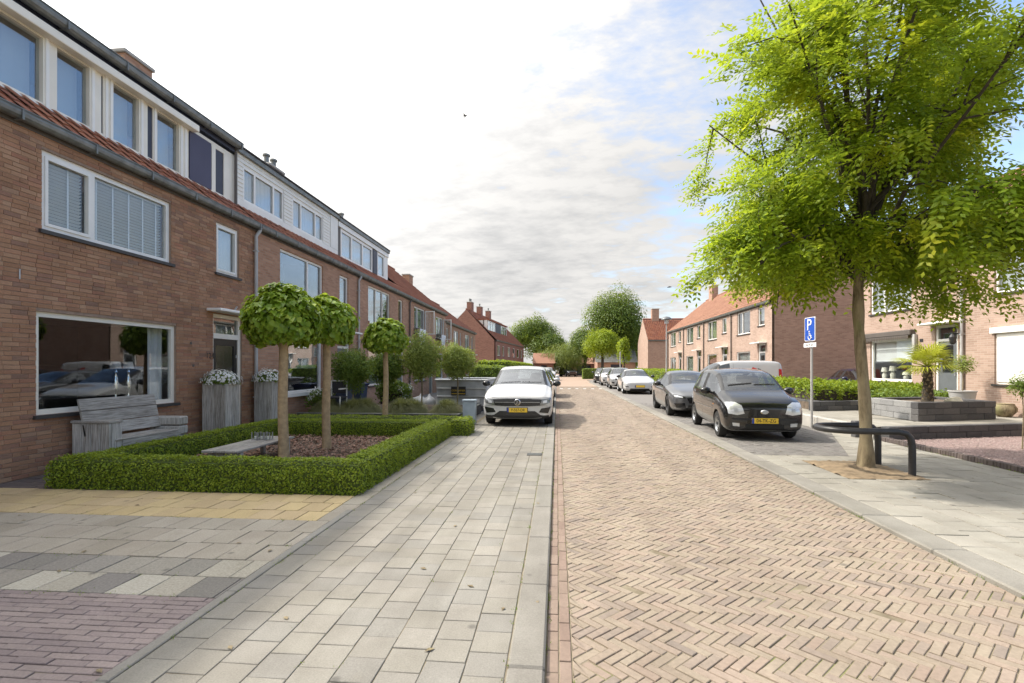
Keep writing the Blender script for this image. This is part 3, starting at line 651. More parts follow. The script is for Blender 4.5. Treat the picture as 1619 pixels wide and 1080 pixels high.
def window(fac, parent, u0, u1, z0, z1, mat='cream_trim', mull=(), trans=(), fw=.065, rec=.05, glass='window_glass', sill='sill_dark', behind=None, name='window', sash=()):
    m = MB(); d0, d1 = -rec-.07, -rec
    fac.box(m, d0, d1, u0, u0+fw, z0, z1); fac.box(m, d0, d1, u1-fw, u1, z0, z1)
    fac.box(m, d0, d1-.001, u0+fw, u1-fw, z0, z0+fw); fac.box(m, d0, d1-.001, u0+fw, u1-fw, z1-fw, z1)
    xs = [u0+fw]
    for k in mull: fac.box(m, d0, d1-.002, k-fw*.55, k+fw*.55, z0+fw, z1-fw); xs += [k-fw*.55, k+fw*.55]
    xs.append(u1-fw); zs = [z0+fw]
    for k in trans: zs += [k-fw*.4, k+fw*.4]
    zs.append(z1-fw)
    for i in range(0, len(xs), 2):
        for k in trans: fac.box(m, d0, d1-.003, xs[i], xs[i+1], k-fw*.4, k+fw*.4)
        if i//2 in sash:
            s = .045; a, b = xs[i], xs[i+1]
            for (q0, q1, r0, r1) in ((a, a+s, zs[0], zs[-1]), (b-s, b, zs[0], zs[-1]), (a+s, b-s, zs[0], zs[0]+s), (a+s, b-s, zs[-1]-s, zs[-1])): fac.box(m, d0+.01, d1+.018, q0, q1, r0, r1)
    w = m.build(name, mat, parent)
    for i in range(0, len(xs), 2):
        for j in range(0, len(zs), 2): fbox(fac, 'pane', glass, w, -rec-.045, -rec-.037, xs[i]+.001, xs[i+1]-.001, zs[j]+.001, zs[j+1]-.001)
    if sill: fbox(fac, 'sill', sill, w, -rec-.02, .045, u0-.05, u1+.05, z0-.055, z0-.002)
    if behind == 'room':
        r = MB(); a, b, c, e = u0+.0, u1-.0, z0, z1; D0, D1 = -rec-.075, -1.6
        q = lambda d, u, z: fac.pt(d, u, z)
        r.quad(q(D1, a-.5, c-.3), q(D1, b+.5, c-.3), q(D1, b+.5, e+.2), q(D1, a-.5, e+.2)); r.quad(q(D0, a, c), q(D0, b, c), q(D1, b+.5, c-.3), q(D1, a-.5, c-.3))
        r.quad(q(D0, a, e), q(D0, b, e), q(D1, b+.5, e+.2), q(D1, a-.5, e+.2)); r.quad(q(D0, a, c), q(D0, a, e), q(D1, a-.5, e+.2), q(D1, a-.5, c-.3)); r.quad(q(D0, b, c), q(D0, b, e), q(D1, b+.5, e+.2), q(D1, b+.5, c-.3))
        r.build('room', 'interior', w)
    elif behind in ('curtain', 'blind', 'white', 'cloth'):
        mt = {'curtain': 'curtain', 'blind': 'blind_white', 'white': 'white_panel', 'cloth': 'shade_cloth'}[behind]
        r = MB(); n = max(8, int((u1-u0)/.05))
        for i in range(n):
            a, b = u0+(u1-u0)*i/n, u0+(u1-u0)*(i+1)/n; da, db = [(.03*math.sin(k*1.9) if behind == 'curtain' else 0)-rec-.14 for k in (i, i+1)]
            r.quad(fac.pt(da, a, z0), fac.pt(db, b, z0), fac.pt(db, b, z1), fac.pt(da, a, z1))
        r.build('curtain' if behind == 'curtain' else 'blind', mt, w)
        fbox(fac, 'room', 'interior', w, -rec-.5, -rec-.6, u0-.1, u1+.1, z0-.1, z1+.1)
    return w
def half_curtain(fac, w, u0, u1, z0, z1, mat, rec=.05):
    r = MB(); n = max(6, int((u1-u0)/.035))
    for i in range(n):
        a, b = u0+(u1-u0)*i/n, u0+(u1-u0)*(i+1)/n; da, db = -.2-rec+.03*math.sin(i*1.7), -.2-rec+.03*math.sin((i+1)*1.7)
        r.quad(fac.pt(da, a, z0), fac.pt(db, b, z0), fac.pt(db, b, z1), fac.pt(da, a, z1))
    r.build('curtain', mat, w, True)
# one curved roof tile: u across, v up the slope
def tile_geo(w=.235, l=.36, n=6):
    V, F = [], []
    for j, (v, lift) in enumerate(((0, .03), (l, .004))):
        for i in range(n+1):
            t = i/n; V.append((t*w*1.06, v, lift+.022*math.sin(t*math.pi*1.5+.3)))
    for i in range(n): F.append((i, i+1, n+2+i, n+1+i))
    for i in range(n+1): V.append((V[i][0], 0, V[i][2]-.028))
    b = 2*(n+1)
    for i in range(n): F.append((b+i, b+i+1, i+1, i))
    return np.array(V), np.array(F)
TV, TF = tile_geo()
def tile_field(name, parent, O, U, Vv, nu, nv, mat, skip=None, single=False, wu=.235, wv=.30):
    """rows of tiles from O along unit U, up the slope along unit Vv"""
    O, U, Vv = Vector(O), Vector(U).normalized(), Vector(Vv).normalized(); Nn = U.cross(Vv)
    if Nn.z < 0: Nn = -Nn
    B = Matrix((U, Vv, Nn)).transposed()
    me = None; VV, FF, k = [], [], 0; Bn = np.array(B)
    for j in range(nv):
        for i in range(nu):
            if skip and skip(i*wu, j*wv): continue
            p = O+U*(i*wu)+Vv*(j*wv)+Nn*random.gauss(0, .003)
            if single:
                if me is None:
                    me = bpy.data.meshes.new(name); me.from_pydata([tuple(B @ Vector(v)) for v in TV], [], TF.tolist()); me.materials.append(MATS[mat])
                o = bpy.data.objects.new(name, me); COL.objects.link(o); o.parent = parent; o.location = p-WL[parent.name]
            else:
                VV.append((TV @ Bn.T)+np.array(p)); FF.append(TF+k); k += len(TV)
    if VV:
        o = link(name, np_mesh(name, np.concatenate(VV), np.concatenate(FF)), mat, parent); o['kind'] = 'stuff'
def gutter(fac, parent, u0, u1, z, d0=0, name='gutter', mat='zinc', r=.075):
    m = MB(); prof = [(d0+.02, z+.06), (d0+.02, z-.02)]+[(d0+.02+r+r*math.cos(a), z-.02+r*math.sin(a)*1.1) for a in [math.pi+k*math.pi/6 for k in range(7)]]+[(d0+.02+2*r, z+.035), (d0+2*r+.035, z+.035), (d0+2*r+.035, z+.02)]
    n = len(prof)
    for i in range(n-1):
        (a, b), (c, e) = prof[i], prof[i+1]; m.quad(fac.pt(a, u0, b), fac.pt(a, u1, b), fac.pt(c, u1, e), fac.pt(c, u0, e))
    g = m.build(name, mat, parent, recalc=False)
    k = u0+.6
    while k < u1:
        q = MB(); fac.box(q, d0+.015, d0+2*r+.03, k, k+.03, z-.115, z-.108); fac.box(q, d0+2*r+.02, d0+2*r+.03, k, k+.03, z-.11, z+.03); q.build('bracket', mat, g); k += 1.1
    return g
def downpipe(fac, parent, u, z0, z1, d=.06, r=.04, mat='pipe_grey', kink=True):
    pts = [fac.pt(d, u, z0), fac.pt(d, u, z1-.35)]+([fac.pt(d, u, z1-.22), fac.pt(d+.06, u+.06, z1-.08), fac.pt(d+.06, u+.08, z1)] if kink else [fac.pt(d, u, z1)])
    p = MB().tube(pts, r, 10).build('downpipe', mat, parent, True)
    for z in (z0+.8, (z0+z1)/2, z1-.6): fbox(fac, 'pipe_clip', mat, p, 0, d+r+.008, u-r-.008, u+r+.008, z, z+.03)
    return p
def chimney(parent, x, y, z0, z1, sx=.5, sy=.9, mat='facade_brick', pots=2):
    c = MB().box(x-sx/2, x+sx/2, y-sy/2, y+sy/2, z0, z1).build('chimney', mat, parent)
    MB().bbox(x-sx/2-.05, x+sx/2+.05, y-sy/2-.05, y+sy/2+.05, z1, z1+.09, c=.015).build('chimney_cap', 'concrete', c)
    for k in range(pots):
        yy = y+(k-(pots-1)/2)*sy*.5; MB().lathe([(.09, z1+.09), (.085, z1+.4), (.13, z1+.41), (.13, z1+.47), (.04, z1+.52)], (x, yy, 0), 12).build('chimney_pot', 'zinc', c, True)
def shell(fac, parent, u0, u1, z1, depth, mat, ridge, d_ridge, side0=True, side1=True, back=True):
    """end walls, back wall of a pitched row house (d negative inwards)"""
    g = [(-.14, -.1), (-depth, -.1), (-depth, z1), (d_ridge, ridge), (-.14, z1)]
    for u, on in ((u0, side0), (u1, side1)):
        if on:
            s = .02 if u == u0 else -.02
            m = MB(); m.quad(*[fac.pt(d, u, z) for d, z in g]); m.quad(*[fac.pt(d, u+s, z) for d, z in g][::-1]); m.build('end_wall', mat, parent)
    if back: fbox(fac, 'back_wall', mat, parent, -depth, -depth+.1, u0+.03, u1-.03, -.1, z1)
def roof_slab(fac, parent, u0, u1, ze, zr, dr, depth, over=.12, mat='bitumen', front=True):
    t = .06
    m = MB()
    if front:
        p = [fac.pt(over, u0, ze-.03), fac.pt(over, u1, ze-.03), fac.pt(dr, u1, zr), fac.pt(dr, u0, zr)]; m.quad(*p); m.quad(*[(x, y, z-t) for x, y, z in p][::-1])
    p = [fac.pt(-depth-.1, u0, ze-.03), fac.pt(-depth-.1, u1, ze-.03), fac.pt(dr, u1, zr), fac.pt(dr, u0, zr)]; m.quad(*p); m.quad(*[(x, y, z-t) for x, y, z in p][::-1])
    return m.build('roof', mat, parent)
def slope(fac, d0, z0, d1, z1): a = Vector(fac.pt(d0, 0, z0)); return (Vector(fac.pt(d1, 0, z1))-a)

# ---- left row -------------------------------------------------------
FL = Fac(-7.35, 1); DO = Fac(-7.9, 1)
ZE, ZRI, DRI, DEP = 5.0, 8.0, -3.5, 7.0
h1 = empty('row_house', (-10.8, 8, 0), 'nearest brown brick row house with bench and large dark front window', 'house', 'row houses on the left')
ops1 = [(6.54, 9.19, .86, 2.345), (6.62, 9.06, 3.52, 4.68), (10.24, 11.24, .0, 2.70), (10.34, 11.13, 3.60, 4.70)]
wall1 = wall_panel(FL, -4.3, 11.78, -.1, 5.02, ops1, d=-.009).build('wall', 'mortar', h1)
# every brick of the facade
CH = .0628; bl = .218; allb = []
for r in range(int(5.0/CH)):
    z = r*CH+.004; zc = z+CH/2; iv = [(3.6, 11.78)]
    for a, b_, c, e in ops1:
        if c-.02 < zc < e+.02:
            iv = [x for (p, q) in iv for x in ((p, min(q, a-.0)), (max(p, b_+.0), q)) if x[1]-x[0] > .02]
    for p, q in iv:
        s = 3.6+(.5*(r % 2)+.06*math.sin(r*1.7))*bl-bl
        while s < q:
            L = bl if random.random() > .03 else bl/2
            a, b_ = max(s, p), min(s+L, q); s += L
            if b_-a > .02: allb.append((a, b_, z))
vis = sorted([(abs(a-6.9), i) for i, (a, b_, z) in enumerate(allb) if b_-a > bl-.002 and in_view(-7.35, (a+b_)/2, z)])[:300]; sel = set(i for _, i in vis)
bm_ = MB().bbox(-.03, .0, -bl/2+.0025, bl/2-.0025, .005, CH-.005, c=.0025).mesh('brick'); bm_.materials.append(MATS['wall_brick'])
rest = MB()
for i, (a, b_, z) in enumerate(allb):
    dx = random.gauss(0, .0018)
    if i in sel:
        o = bpy.data.objects.new('brick', bm_); COL.objects.link(o); o.parent = wall1; o.location = Vector((-7.35+dx, (a+b_)/2, z))
    else:
        k = len(rest.v); x = -7.35+dx; y0, y1, z0, z1 = a+.0025, b_-.0025, z+.005, z+CH-.005
        rest.v += [(x-.03, y0, z0), (x-.03, y1, z0), (x-.03, y1, z1), (x-.03, y0, z1), (x, y0, z0), (x, y1, z0), (x, y1, z1), (x, y0, z1)]
        rest.f += [(k+4, k+5, k+6, k+7), (k, k+1, k+5, k+4), (k+1, k+2, k+6, k+5), (k+2, k+3, k+7, k+6), (k+3, k, k+4, k+7)]
o = rest.build('brickwork', 'wall_brick', wall1, recalc=False); o['kind'] = 'stuff'
for o in wall1.children:
    if o.name.startswith('brick') and o.data == bm_: o.location -= WL[wall1.name]
shell(FL, h1, -4.3, 11.78, ZE, DEP, 'gable_brick', ZRI, DRI)
# living-room window with things behind it
w = window(FL, h1, 6.54, 9.19, .86, 2.345, 'cream_trim', fw=.075, glass='window_glass_clear', behind=None)
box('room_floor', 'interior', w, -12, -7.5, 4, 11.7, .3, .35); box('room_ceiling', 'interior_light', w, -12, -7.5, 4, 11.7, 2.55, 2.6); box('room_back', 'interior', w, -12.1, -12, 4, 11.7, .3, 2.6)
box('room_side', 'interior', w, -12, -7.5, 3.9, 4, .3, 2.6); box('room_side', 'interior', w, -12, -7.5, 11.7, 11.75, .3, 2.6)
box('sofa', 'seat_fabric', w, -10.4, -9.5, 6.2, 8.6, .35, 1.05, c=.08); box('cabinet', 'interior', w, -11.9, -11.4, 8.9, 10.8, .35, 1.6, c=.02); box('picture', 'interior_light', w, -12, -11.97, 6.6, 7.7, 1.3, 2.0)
half_curtain(FL, w, 8.78, 9.15, .9, 2.33, 'curtain'); fbox(FL, 'inner_sill', 'white_trim', w, -.35, -.125, 6.56, 9.17, .84, .875)
for yy in (8.12, 8.38):
    lp = empty('table_lamp', (-7.62, yy, .875), 'silver baluster lamp with pale shade on the window ledge, '+('nearer one' if yy < 8.2 else 'farther one'), 'lamp', 'lamps in the front window')
    MB().lathe([(.06, .875), (.06, .89), (.02, .91), (.035, .98), (.015, 1.04), (.022, 1.12), (.045, 1.25), (.03, 1.36), (.014, 1.42), (.03, 1.46), (.014, 1.5), (.014, 1.56)], (-7.62, yy, 0), 14).build('stand', 'chrome', lp, True)
    MB().lathe([(.085, 1.52), (.065, 1.64)], (-7.62, yy, 0), 16).build('lamp_shade', 'interior_light', lp, True)
# bedroom window: venetian blinds behind two panes
w = window(FL, h1, 6.62, 9.06, 3.52, 4.68, 'white_trim', mull=(7.46,), fw=.075, glass='window_glass_clear', sash=(0,))
for (a, b_, tapes) in ((6.73, 7.37, (7.14,)), (7.53, 8.97, (7.62, 7.93, 8.25, 8.55, 8.85))):
    m = MB(); z = 3.61
    while z < 4.60:
        m.quad((-7.50, a, z+.010), (-7.50, b_, z+.010), (-7.545, b_, z-.022), (-7.545, a, z-.022)); z += .052
    o = m.build('blind_slats', 'blind_white', w); o['kind'] = 'stuff'
    for t in tapes: box('blind_tape', 'blind_white', w, -7.497, -7.494, t-.014, t+.014, 3.6, 4.6)
    box('head_rail', 'blind_white', w, -7.55, -7.49, a, b_, 4.58, 4.62)
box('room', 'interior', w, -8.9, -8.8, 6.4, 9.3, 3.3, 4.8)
w = window(FL, h1, 10.34, 11.13, 3.60, 4.70, 'white_trim', fw=.06, behind='curtain', glass='window_glass', sash=(0,))
# front door
dw = MB(); FL.box(dw, -.13, -.045, 10.24, 10.31, 0, 2.70); FL.box(dw, -.13, -.045, 11.15, 11.24, 0, 2.70); FL.box(dw, -.13, -.046, 10.31, 11.15, 2.62, 2.70); FL.box(dw, -.13, -.04, 10.31, 11.15, 2.17, 2.28)
df = dw.build('door_frame', 'cream_trim', h1); fbox(FL, 'transom_pane', 'window_glass', df, -.1, -.09, 10.31, 11.15, 2.28, 2.62); fbox(FL, 'room', 'interior', df, -.5, -.52, 10.2, 11.3, 0, 2.7)
dd = MB()
for q in ((10.312, 10.42, .02, 2.165), (11.04, 11.148, .02, 2.165), (10.42, 11.04, 2.02, 2.165), (10.42, 11.04, .02, .75)): FL.box(dd, -.115, -.07, *q)
dr_ = dd.build('door', 'black_door', h1); fbox(FL, 'door_glass', 'frosted', dr_, -.1, -.09, 10.42, 11.04, .75, 2.02); fbox(FL, 'letter_plate', 'metal_grey', dr_, -.07, -.06, 10.6, 10.88, .62, .68)
MB().tube([FL.pt(-.07, 11.09, 1.02), FL.pt(-.02, 11.09, 1.02), FL.pt(-.02, 11.0, 1.02)], .011, 8).build('door_handle', 'metal_grey', dr_, True)
for z in (.45, 1.2, 1.75): fbox(FL, 'hinge', 'metal_grey', dr_, -.07, -.055, 11.1, 11.135, z, z+.07)
cn = fbox(FL, 'door_canopy', 'white_trim', h1, -.0, .33, 10.02, 11.39, 2.73, 2.79, c=.012)
MB().tube([FL.pt(.06, 10.9, 2.79), FL.pt(.06, 10.9, 2.86), FL.pt(.1, 10.9, 2.92)], .02, 8).build('porch_lamp', 'metal_grey', cn, True)
tm = text_mesh('124', .17, 'house_number'); o = link('house_number', tm, 'steel_black', h1); o.rotation_euler = (R(90), 0, R(90)); o.location = Vector((-7.335, 10.12, 1.78))-WL[h1.name]
for yy, z in ((9.55, 2.0), (9.62, 1.55)): fbox(FL, 'wall_vent', 'pipe_dark', h1, -.0, .006, yy, yy+.05, z, z+.05)
for (yy, z) in ((6.3, 2.75),): MB().tube([FL.pt(.02, yy, z), FL.pt(.02, yy, z+.14)], .008, 6).build('wall_anchor', 'metal_grey', h1)
fbox(FL, 'doorstep', 'kerb_stone', h1, 0, .3, 10.2, 11.28, -.02, .06, c=.01)
# eaves: soffit, gutter, tile strip, dormer
fbox(FL, 'eaves_board', 'pipe_dark', h1, -.02, .02, -4.3, 11.78, 4.86, 5.0)
gutter(FL, h1, -4.3, 11.78, 5.0)
rf = roof_slab(FL, h1, -4.3, 11.78, ZE+.02, ZRI, DRI, DEP, front=False)
m = MB(); m.quad(FL.pt(.06, -4.3, 5.0), FL.pt(.06, 11.78, 5.0), FL.pt(-.62, 11.78, 5.56), FL.pt(-.62, -4.3, 5.56)); m.build('roof_deck', 'bitumen', h1)
su = slope(FL, .06, 5.03, -.56, 5.54)
tile_field('roof_tile', rf, FL.pt(.1, 4.9, 5.03), (0, 1, 0), su, 29, 3, 'roof_tile', single=True, wv=.27)
dm = empty('dormer', (-7.9, 8, 5.5), parent=h1)
# dormer front: frames and panes
fr = MB(); edges = [(-4.3, 6.46, 0), (6.46, 7.13, 'g'), (7.13, 7.35, 0), (7.35, 7.91, 'g'), (7.91, 8.13, 0), (8.13, 8.17, 'k'), (8.17, 8.37, 0), (8.37, 8.93, 'g'), (8.93, 9.13, 0), (9.13, 9.26, 'k'), (9.26, 9.37, 0), (9.37, 9.95, 'g'), (9.95, 10.22, 0), (10.22, 10.96, 's'), (10.96, 11.09, 0), (11.09, 11.38, 'k'), (11.38, 11.78, 0)]
for a, b_, t in edges:
    top = 6.62
    if t == 0: DO.box(fr, -.12, -.0, a, b_, 5.5, 6.74)
    else:
        DO.box(fr, -.12, -.003, a, b_, 5.5, 5.62); DO.box(fr, -.12, -.003, a, b_, top, 6.74)
        if t == 'g': fbox(DO, 'pane', 'window_glass', dm, -.075, -.067, a, b_, 5.62, top); fbox(DO, 'room_blind', 'curtain', dm, -.3, -.29, a-.05, b_+.05, 5.6, 6.64)
        elif t == 's': fbox(DO, 'sun_screen', 'screen_blue', dm, -.02, .01, a+.03, b_-.03, 5.60, 6.66)
        else: fbox(DO, 'dark_panel', 'panel_dark', dm, -.06, -.02, a, b_, 5.6, 6.66)
fr.build('frame', 'cream_trim', dm)
for a in (7.16, 7.94, 8.2, 8.3, 8.96, 9.28, 9.98, 10.1): fbox(DO, 'frame_batten', 'white_trim', dm, -.0, .022, a, a+.05, 5.56, 6.70)
fbox(DO, 'sill_board', 'white_trim', dm, -.0, .04, -4.3, 11.70, 5.50, 5.56); fbox(DO, 'trim_board', 'cream_trim', dm, -.0, .17, -4.3, 10.34, 6.64, 6.78, c=.01)
fbox(DO, 'fascia', 'panel_dark', dm, -.14, .06, -4.3, 11.77, 6.79, 6.97); gutter(DO, dm, -4.3, 11.78, 6.98, .05, mat='zinc', r=.085)
fbox(DO, 'flat_roof', 'bitumen', dm, -2.2, .07, -4.3, 11.77, 6.985, 7.03); fbox(DO, 'cheek', 'panel_dark', dm, -2.0, -.13, 11.70, 11.75, 5.5, 6.98); fbox(DO, 'cheek', 'panel_dark', dm, -2.0, -.13, -4.3, -4.25, 5.5, 6.98)
MB().tube([DO.pt(.06, 11.74, 5.5), DO.pt(.06, 11.74, 6.9)], .035, 8).build('dormer_pipe', 'pipe_dark', dm, True)
chimney(rf, -10.3, 11.3, 7.4, 8.85, .6, .8, 'facade_brick', 0)
downpipe(FL, h1, 11.70, 0, 4.95, mat='pipe_grey')

def row_house(fac, u0, u1, label, group, ops, brick='facade_brick', tile='roof_tile', ze=5.0, zr=8.0, dr=-3.5, dep=7.0, cx=None, ends=(False, False), pipe=None, dormer=False, root=None, pm='pipe_grey'):
    h = root or empty('row_house', fac.pt(dr, (u0+u1)/2, 0), label, 'house', group)
    wall_panel(fac, u0, u1, -.1, ze+.02, [o['r'] for o in ops]).build('wall', brick, h)
    shell(fac, h, u0, u1, ze, dep, 'gable_brick' if brick != 'far_brick' else brick, zr, dr, *ends)
    for o in ops:
        a, b_, c, e = o['r']
        if o.get('door'):
            f = MB(); fac.box(f, -.12, -.04, a, a+.08, c, e); fac.box(f, -.12, -.04, b_-.08, b_, c, e); fac.box(f, -.12, -.041, a+.08, b_-.08, e-.08, e); fac.box(f, -.12, -.039, a+.08, b_-.08, e-.5, e-.42)
            k = f.build('door_frame', o.get('fm', 'cream_trim'), h); fbox(fac, 'transom_pane', 'window_glass', k, -.09, -.082, a+.08, b_-.08, e-.42, e-.08)
            dl = fbox(fac, 'door', o.get('m', 'grey_paint'), h, -.1, -.06, a+.08, b_-.08, c+.01, e-.5); fbox(fac, 'door_glass', 'frosted', dl, -.059, -.054, a+.24, b_-.24, c+1.1, e-.62); fbox(fac, 'door_handle', 'metal_grey', dl, -.058, -.02, a+.12, a+.15, c+1.0, c+1.14)
            fbox(fac, 'door_canopy', 'white_trim', h, 0, .4, a-.2, b_+.2, e+.02, e+.08, c=.012); fbox(fac, 'room', 'interior', k, -.4, -.42, a, b_, c, e)
        elif o.get('garage'): fbox(fac, 'roller_shutter', 'white_panel', h, -.1, -.05, a, b_, c, e)
        else: window(fac, h, a, b_, c, e, o.get('fm', 'cream_trim'), o.get('mull', ()), o.get('trans', ()), o.get('fw', .065), behind=o.get('b', 'room'), glass=o.get('g', 'window_glass'), sash=o.get('sash', ()))
    gutter(fac, h, u0, u1, ze); fbox(fac, 'eaves_board', 'pipe_dark', h, -.02, .015, u0, u1, ze-.14, ze)
    r = roof_slab(fac, h, u0, u1, ze+.02, zr, dr, dep, front=not dormer)
    sl = slope(fac, .1, ze+.03, dr, zr); U = Vector(fac.pt(0, 1, 0))-Vector(fac.pt(0, 0, 0))
    if dormer:
        m = MB(); m.quad(fac.pt(.06, u0, ze), fac.pt(.06, u1, ze), fac.pt(-.62, u1, ze+.56), fac.pt(-.62, u0, ze+.56)); m.build('roof_deck', 'bitumen', h)
        tile_field('roof_tiles', r, fac.pt(.1, u0, ze+.03), U, slope(fac, .06, ze+.03, -.56, ze+.54), int((u1-u0)/.235), 3, tile, wv=.27)
    else: tile_field('roof_tiles', r, fac.pt(.1, u0, ze+.03), U, sl, int((u1-u0)/.235)+1, int(sl.length/.3), tile)
    MB().tube([fac.pt(dr, u0, zr+.02), fac.pt(dr, u1, zr+.02)], .1, 8).build('ridge_cap', tile, r, True)
    if cx: chimney(r, *cx)
    if pipe: downpipe(fac, h, pipe, 0, ze-.05, mat=pm)
    return h
GL = 'row houses on the left'
h2 = row_house(FL, 11.80, 18.20, 'brown brick row house with white clapboard dormer of two triple windows', GL, [dict(r=(12.87, 15.36, 3.1, 4.72), mull=(14.45,), fm='white_trim'), dict(r=(16.57, 17.3, 3.5, 4.68), fm='white_trim'), dict(r=(12.95, 15.3, .8, 2.4), fm='white_trim', fw=.08), dict(r=(16.4, 17.4, 0, 2.68), door=1)], pipe=18.1, dormer=True, cx=(-10.2, 17.2, 7.3, 8.55, .5, .9, 'facade_brick', 2))
fbox(FL, 'window_shade', 'shade_cloth', h2, -.2, -.19, 13.0, 15.25, 1.5, 2.36)
fbox(FL, 'white_ledge', 'white_trim', h2, -.02, .1, 12.85, 15.4, .72, .82)
d2 = empty('dormer', (-7.9, 15, 5.5), parent=h2)
wins2 = [(12.11, 14.01, (12.62, 13.5)), (14.5, 16.47, (15.02, 15.95))]
wall_panel(DO, 11.82, 17.6, 5.5, 6.86, [(a, b_, 5.74, 6.62) for a, b_, _ in wins2]).build('dormer_wall', 'siding', d2)
for k in range(11):
    z = 5.74+k*.104; iv = [(11.84, 17.0)]
    for a, b_, _ in wins2:
        if z < 6.64: iv = [x for (p, q) in iv for x in ((p, min(q, a)), (max(p, b_), q)) if x[1]-x[0] > .02]
    for p, q in iv:
        m = MB(); m.quad(DO.pt(.022, p, z), DO.pt(.022, q, z), DO.pt(.006, q, z+.104), DO.pt(.006, p, z+.104)); m.quad(DO.pt(.0, p, z), DO.pt(.0, q, z), DO.pt(.022, q, z), DO.pt(.022, p, z)); m.build('siding_board', 'siding', d2)
for a, b_, ml in wins2: window(DO, d2, a, b_, 5.74, 6.62, 'white_trim', ml, fw=.06, rec=0, sill=None, behind='curtain')
fbox(DO, 'base_board', 'white_panel', d2, 0, .03, 11.82, 17.6, 5.5, 5.73); fbox(DO, 'end_panel', 'white_panel', d2, 0, .03, 17.02, 17.6, 5.74, 6.86)
fbox(DO, 'fascia', 'zinc', d2, -.14, .09, 11.82, 17.62, 6.87, 6.99); fbox(DO, 'flat_roof', 'bitumen', d2, -2.2, .12, 11.82, 17.62, 6.99, 7.03); fbox(DO, 'cheek', 'white_panel', d2, -2, -.13, 17.55, 17.6, 5.5, 6.87)
h3 = row_house(FL, 18.22, 24.70, 'brown brick row house with white framed dormer holding one dark shutter', GL, [dict(r=(19.17, 21.79, 3.1, 4.75), mull=(20.1, 20.9)), dict(r=(22.96, 23.63, 3.5, 4.7)), dict(r=(19.2, 21.8, .8, 2.4), b='curtain'), dict(r=(22.7, 23.7, 0, 2.68), door=1)], pipe=24.6, dormer=True, cx=(-10.2, 23.2, 7.3, 8.35, .5, .9, 'facade_brick', 1), pm='pipe_dark')
d3 = empty('dormer', (-7.9, 20, 5.5), parent=h3)
window(DO, d3, 17.9, 21.1, 5.56, 6.62, 'white_trim', (18.9, 20.0), fw=.1, rec=0, sill=None, behind='curtain'); window(DO, d3, 21.7, 22.6, 5.56, 6.62, 'white_trim', fw=.1, rec=0, sill=None, behind='curtain')
fbox(DO, 'dark_shutter', 'panel_dark', d3, -.05, .02, 21.15, 21.65, 5.6, 6.6); fbox(DO, 'side_panel', 'white_panel', d3, -.1, 0, 22.62, 23.06, 5.5, 6.7); fbox(DO, 'side_panel', 'pipe_dark', d3, -.1, 0, 17.65, 17.88, 5.5, 6.7); fbox(DO, 'base_board', 'white_panel', d3, -.06, 0, 17.9, 22.6, 5.45, 5.555)
fbox(DO, 'trim_board', 'white_trim', d3, -.1, .05, 17.65, 23.06, 6.64, 6.82); fbox(DO, 'fascia', 'zinc', d3, -.1, .1, 17.65, 23.08, 6.83, 6.95); fbox(DO, 'flat_roof', 'bitumen', d3, -2.2, .12, 17.65, 23.1, 6.95, 6.99); fbox(DO, 'cheek', 'white_panel', d3, -2, -.12, 23.0, 23.06, 5.5, 6.82)
def casement(h, u, z0, z1):      # an open sash standing out from the wall, bedding hung over the ledge
    m = MB()
    for q in ((.0, .05, z0, z1), (.5, .55, z0, z1), (.05, .5, z0, z0+.05), (.05, .5, z1-.05, z1)): m.box(-7.35+q[0], -7.35+q[1], u, u+.04, q[2], q[3])
    c = m.build('open_sash', 'white_trim', h); box('pane', 'window_glass_clear', c, -7.3, -6.85, u+.015, u+.023, z0+.05, z1-.05)
h4 = row_house(FL, 24.72, 32.9, 'brown brick row house with open upstairs casements and airing bedding', GL, [dict(r=(25.57, 27.7, 3.3, 4.7), mull=(26.3,), fm='white_trim'), dict(r=(30.2, 32.2, 3.3, 4.65), mull=(31.2,), fm='white_trim'), dict(r=(25.6, 27.8, .8, 2.4), fm='white_trim'), dict(r=(28.6, 29.5, 0, 2.68), door=1), dict(r=(30.2, 32.2, .8, 2.4), fm='white_trim')], ends=(False, True), cx=(-11.4, 27.6, 7.4, 8.35, .5, .9, 'facade_brick', 2))
casement(h4, 27.65, 3.35, 4.65); casement(h4, 32.15, 3.3, 4.6)
for i, (u, nm) in enumerate(((26.0, 'white bedding airing over the nearer open upstairs window ledge'), (30.9, 'white bedding airing over the farther open upstairs window ledge'))):
    bm = bmesh.new(); bmesh.ops.create_grid(bm, x_segments=14, y_segments=14, size=.5)
    for v in bm.verts:
        t = v.co.y+.5; s = v.co.x; bul = .06*math.sin(s*14+t*3)+.04*math.sin(t*11+s*5)
        a = t*1.9; v.co = Vector((-7.42+min(t, .35)*.55+bul*.5+(.18 if t > .35 else 0), u+s*1.1+.05*math.sin(t*8), 3.42+.16*math.sin(min(t, .4)*7)-max(0, t-.4)*1.3))
    bd = link('bedding', MB().add_bm(bm).mesh('bedding', 'all'), 'bag_white'); bm.free(); tag(bd, nm, 'bedding', 'bedding at windows')
chimney(h4, -11.4, 31.6, 7.4, 8.4, .5, .9, 'facade_brick', 0)
FL2 = Fac(-7.75, 1)
h5 = row_house(FL2, 34.3, 41, 'farther row house on the left with white curtained upper windows', GL, [dict(r=(35.0, 35.7, 3.3, 4.3)), dict(r=(37.5, 39.3, 3.1, 4.3), mull=(38.2,), b='curtain', fm='white_trim'), dict(r=(40, 40.6, 3.2, 4.3), fm='white_trim'), dict(r=(37.5, 39.3, .8, 2.4)), dict(r=(35.2, 36.1, 0, 2.6), door=1)], ze=4.7, zr=7.4, ends=(True, False), cx=(-10.6, 35.2, 6.9, 8.0, .5, .9, 'facade_brick', 0))
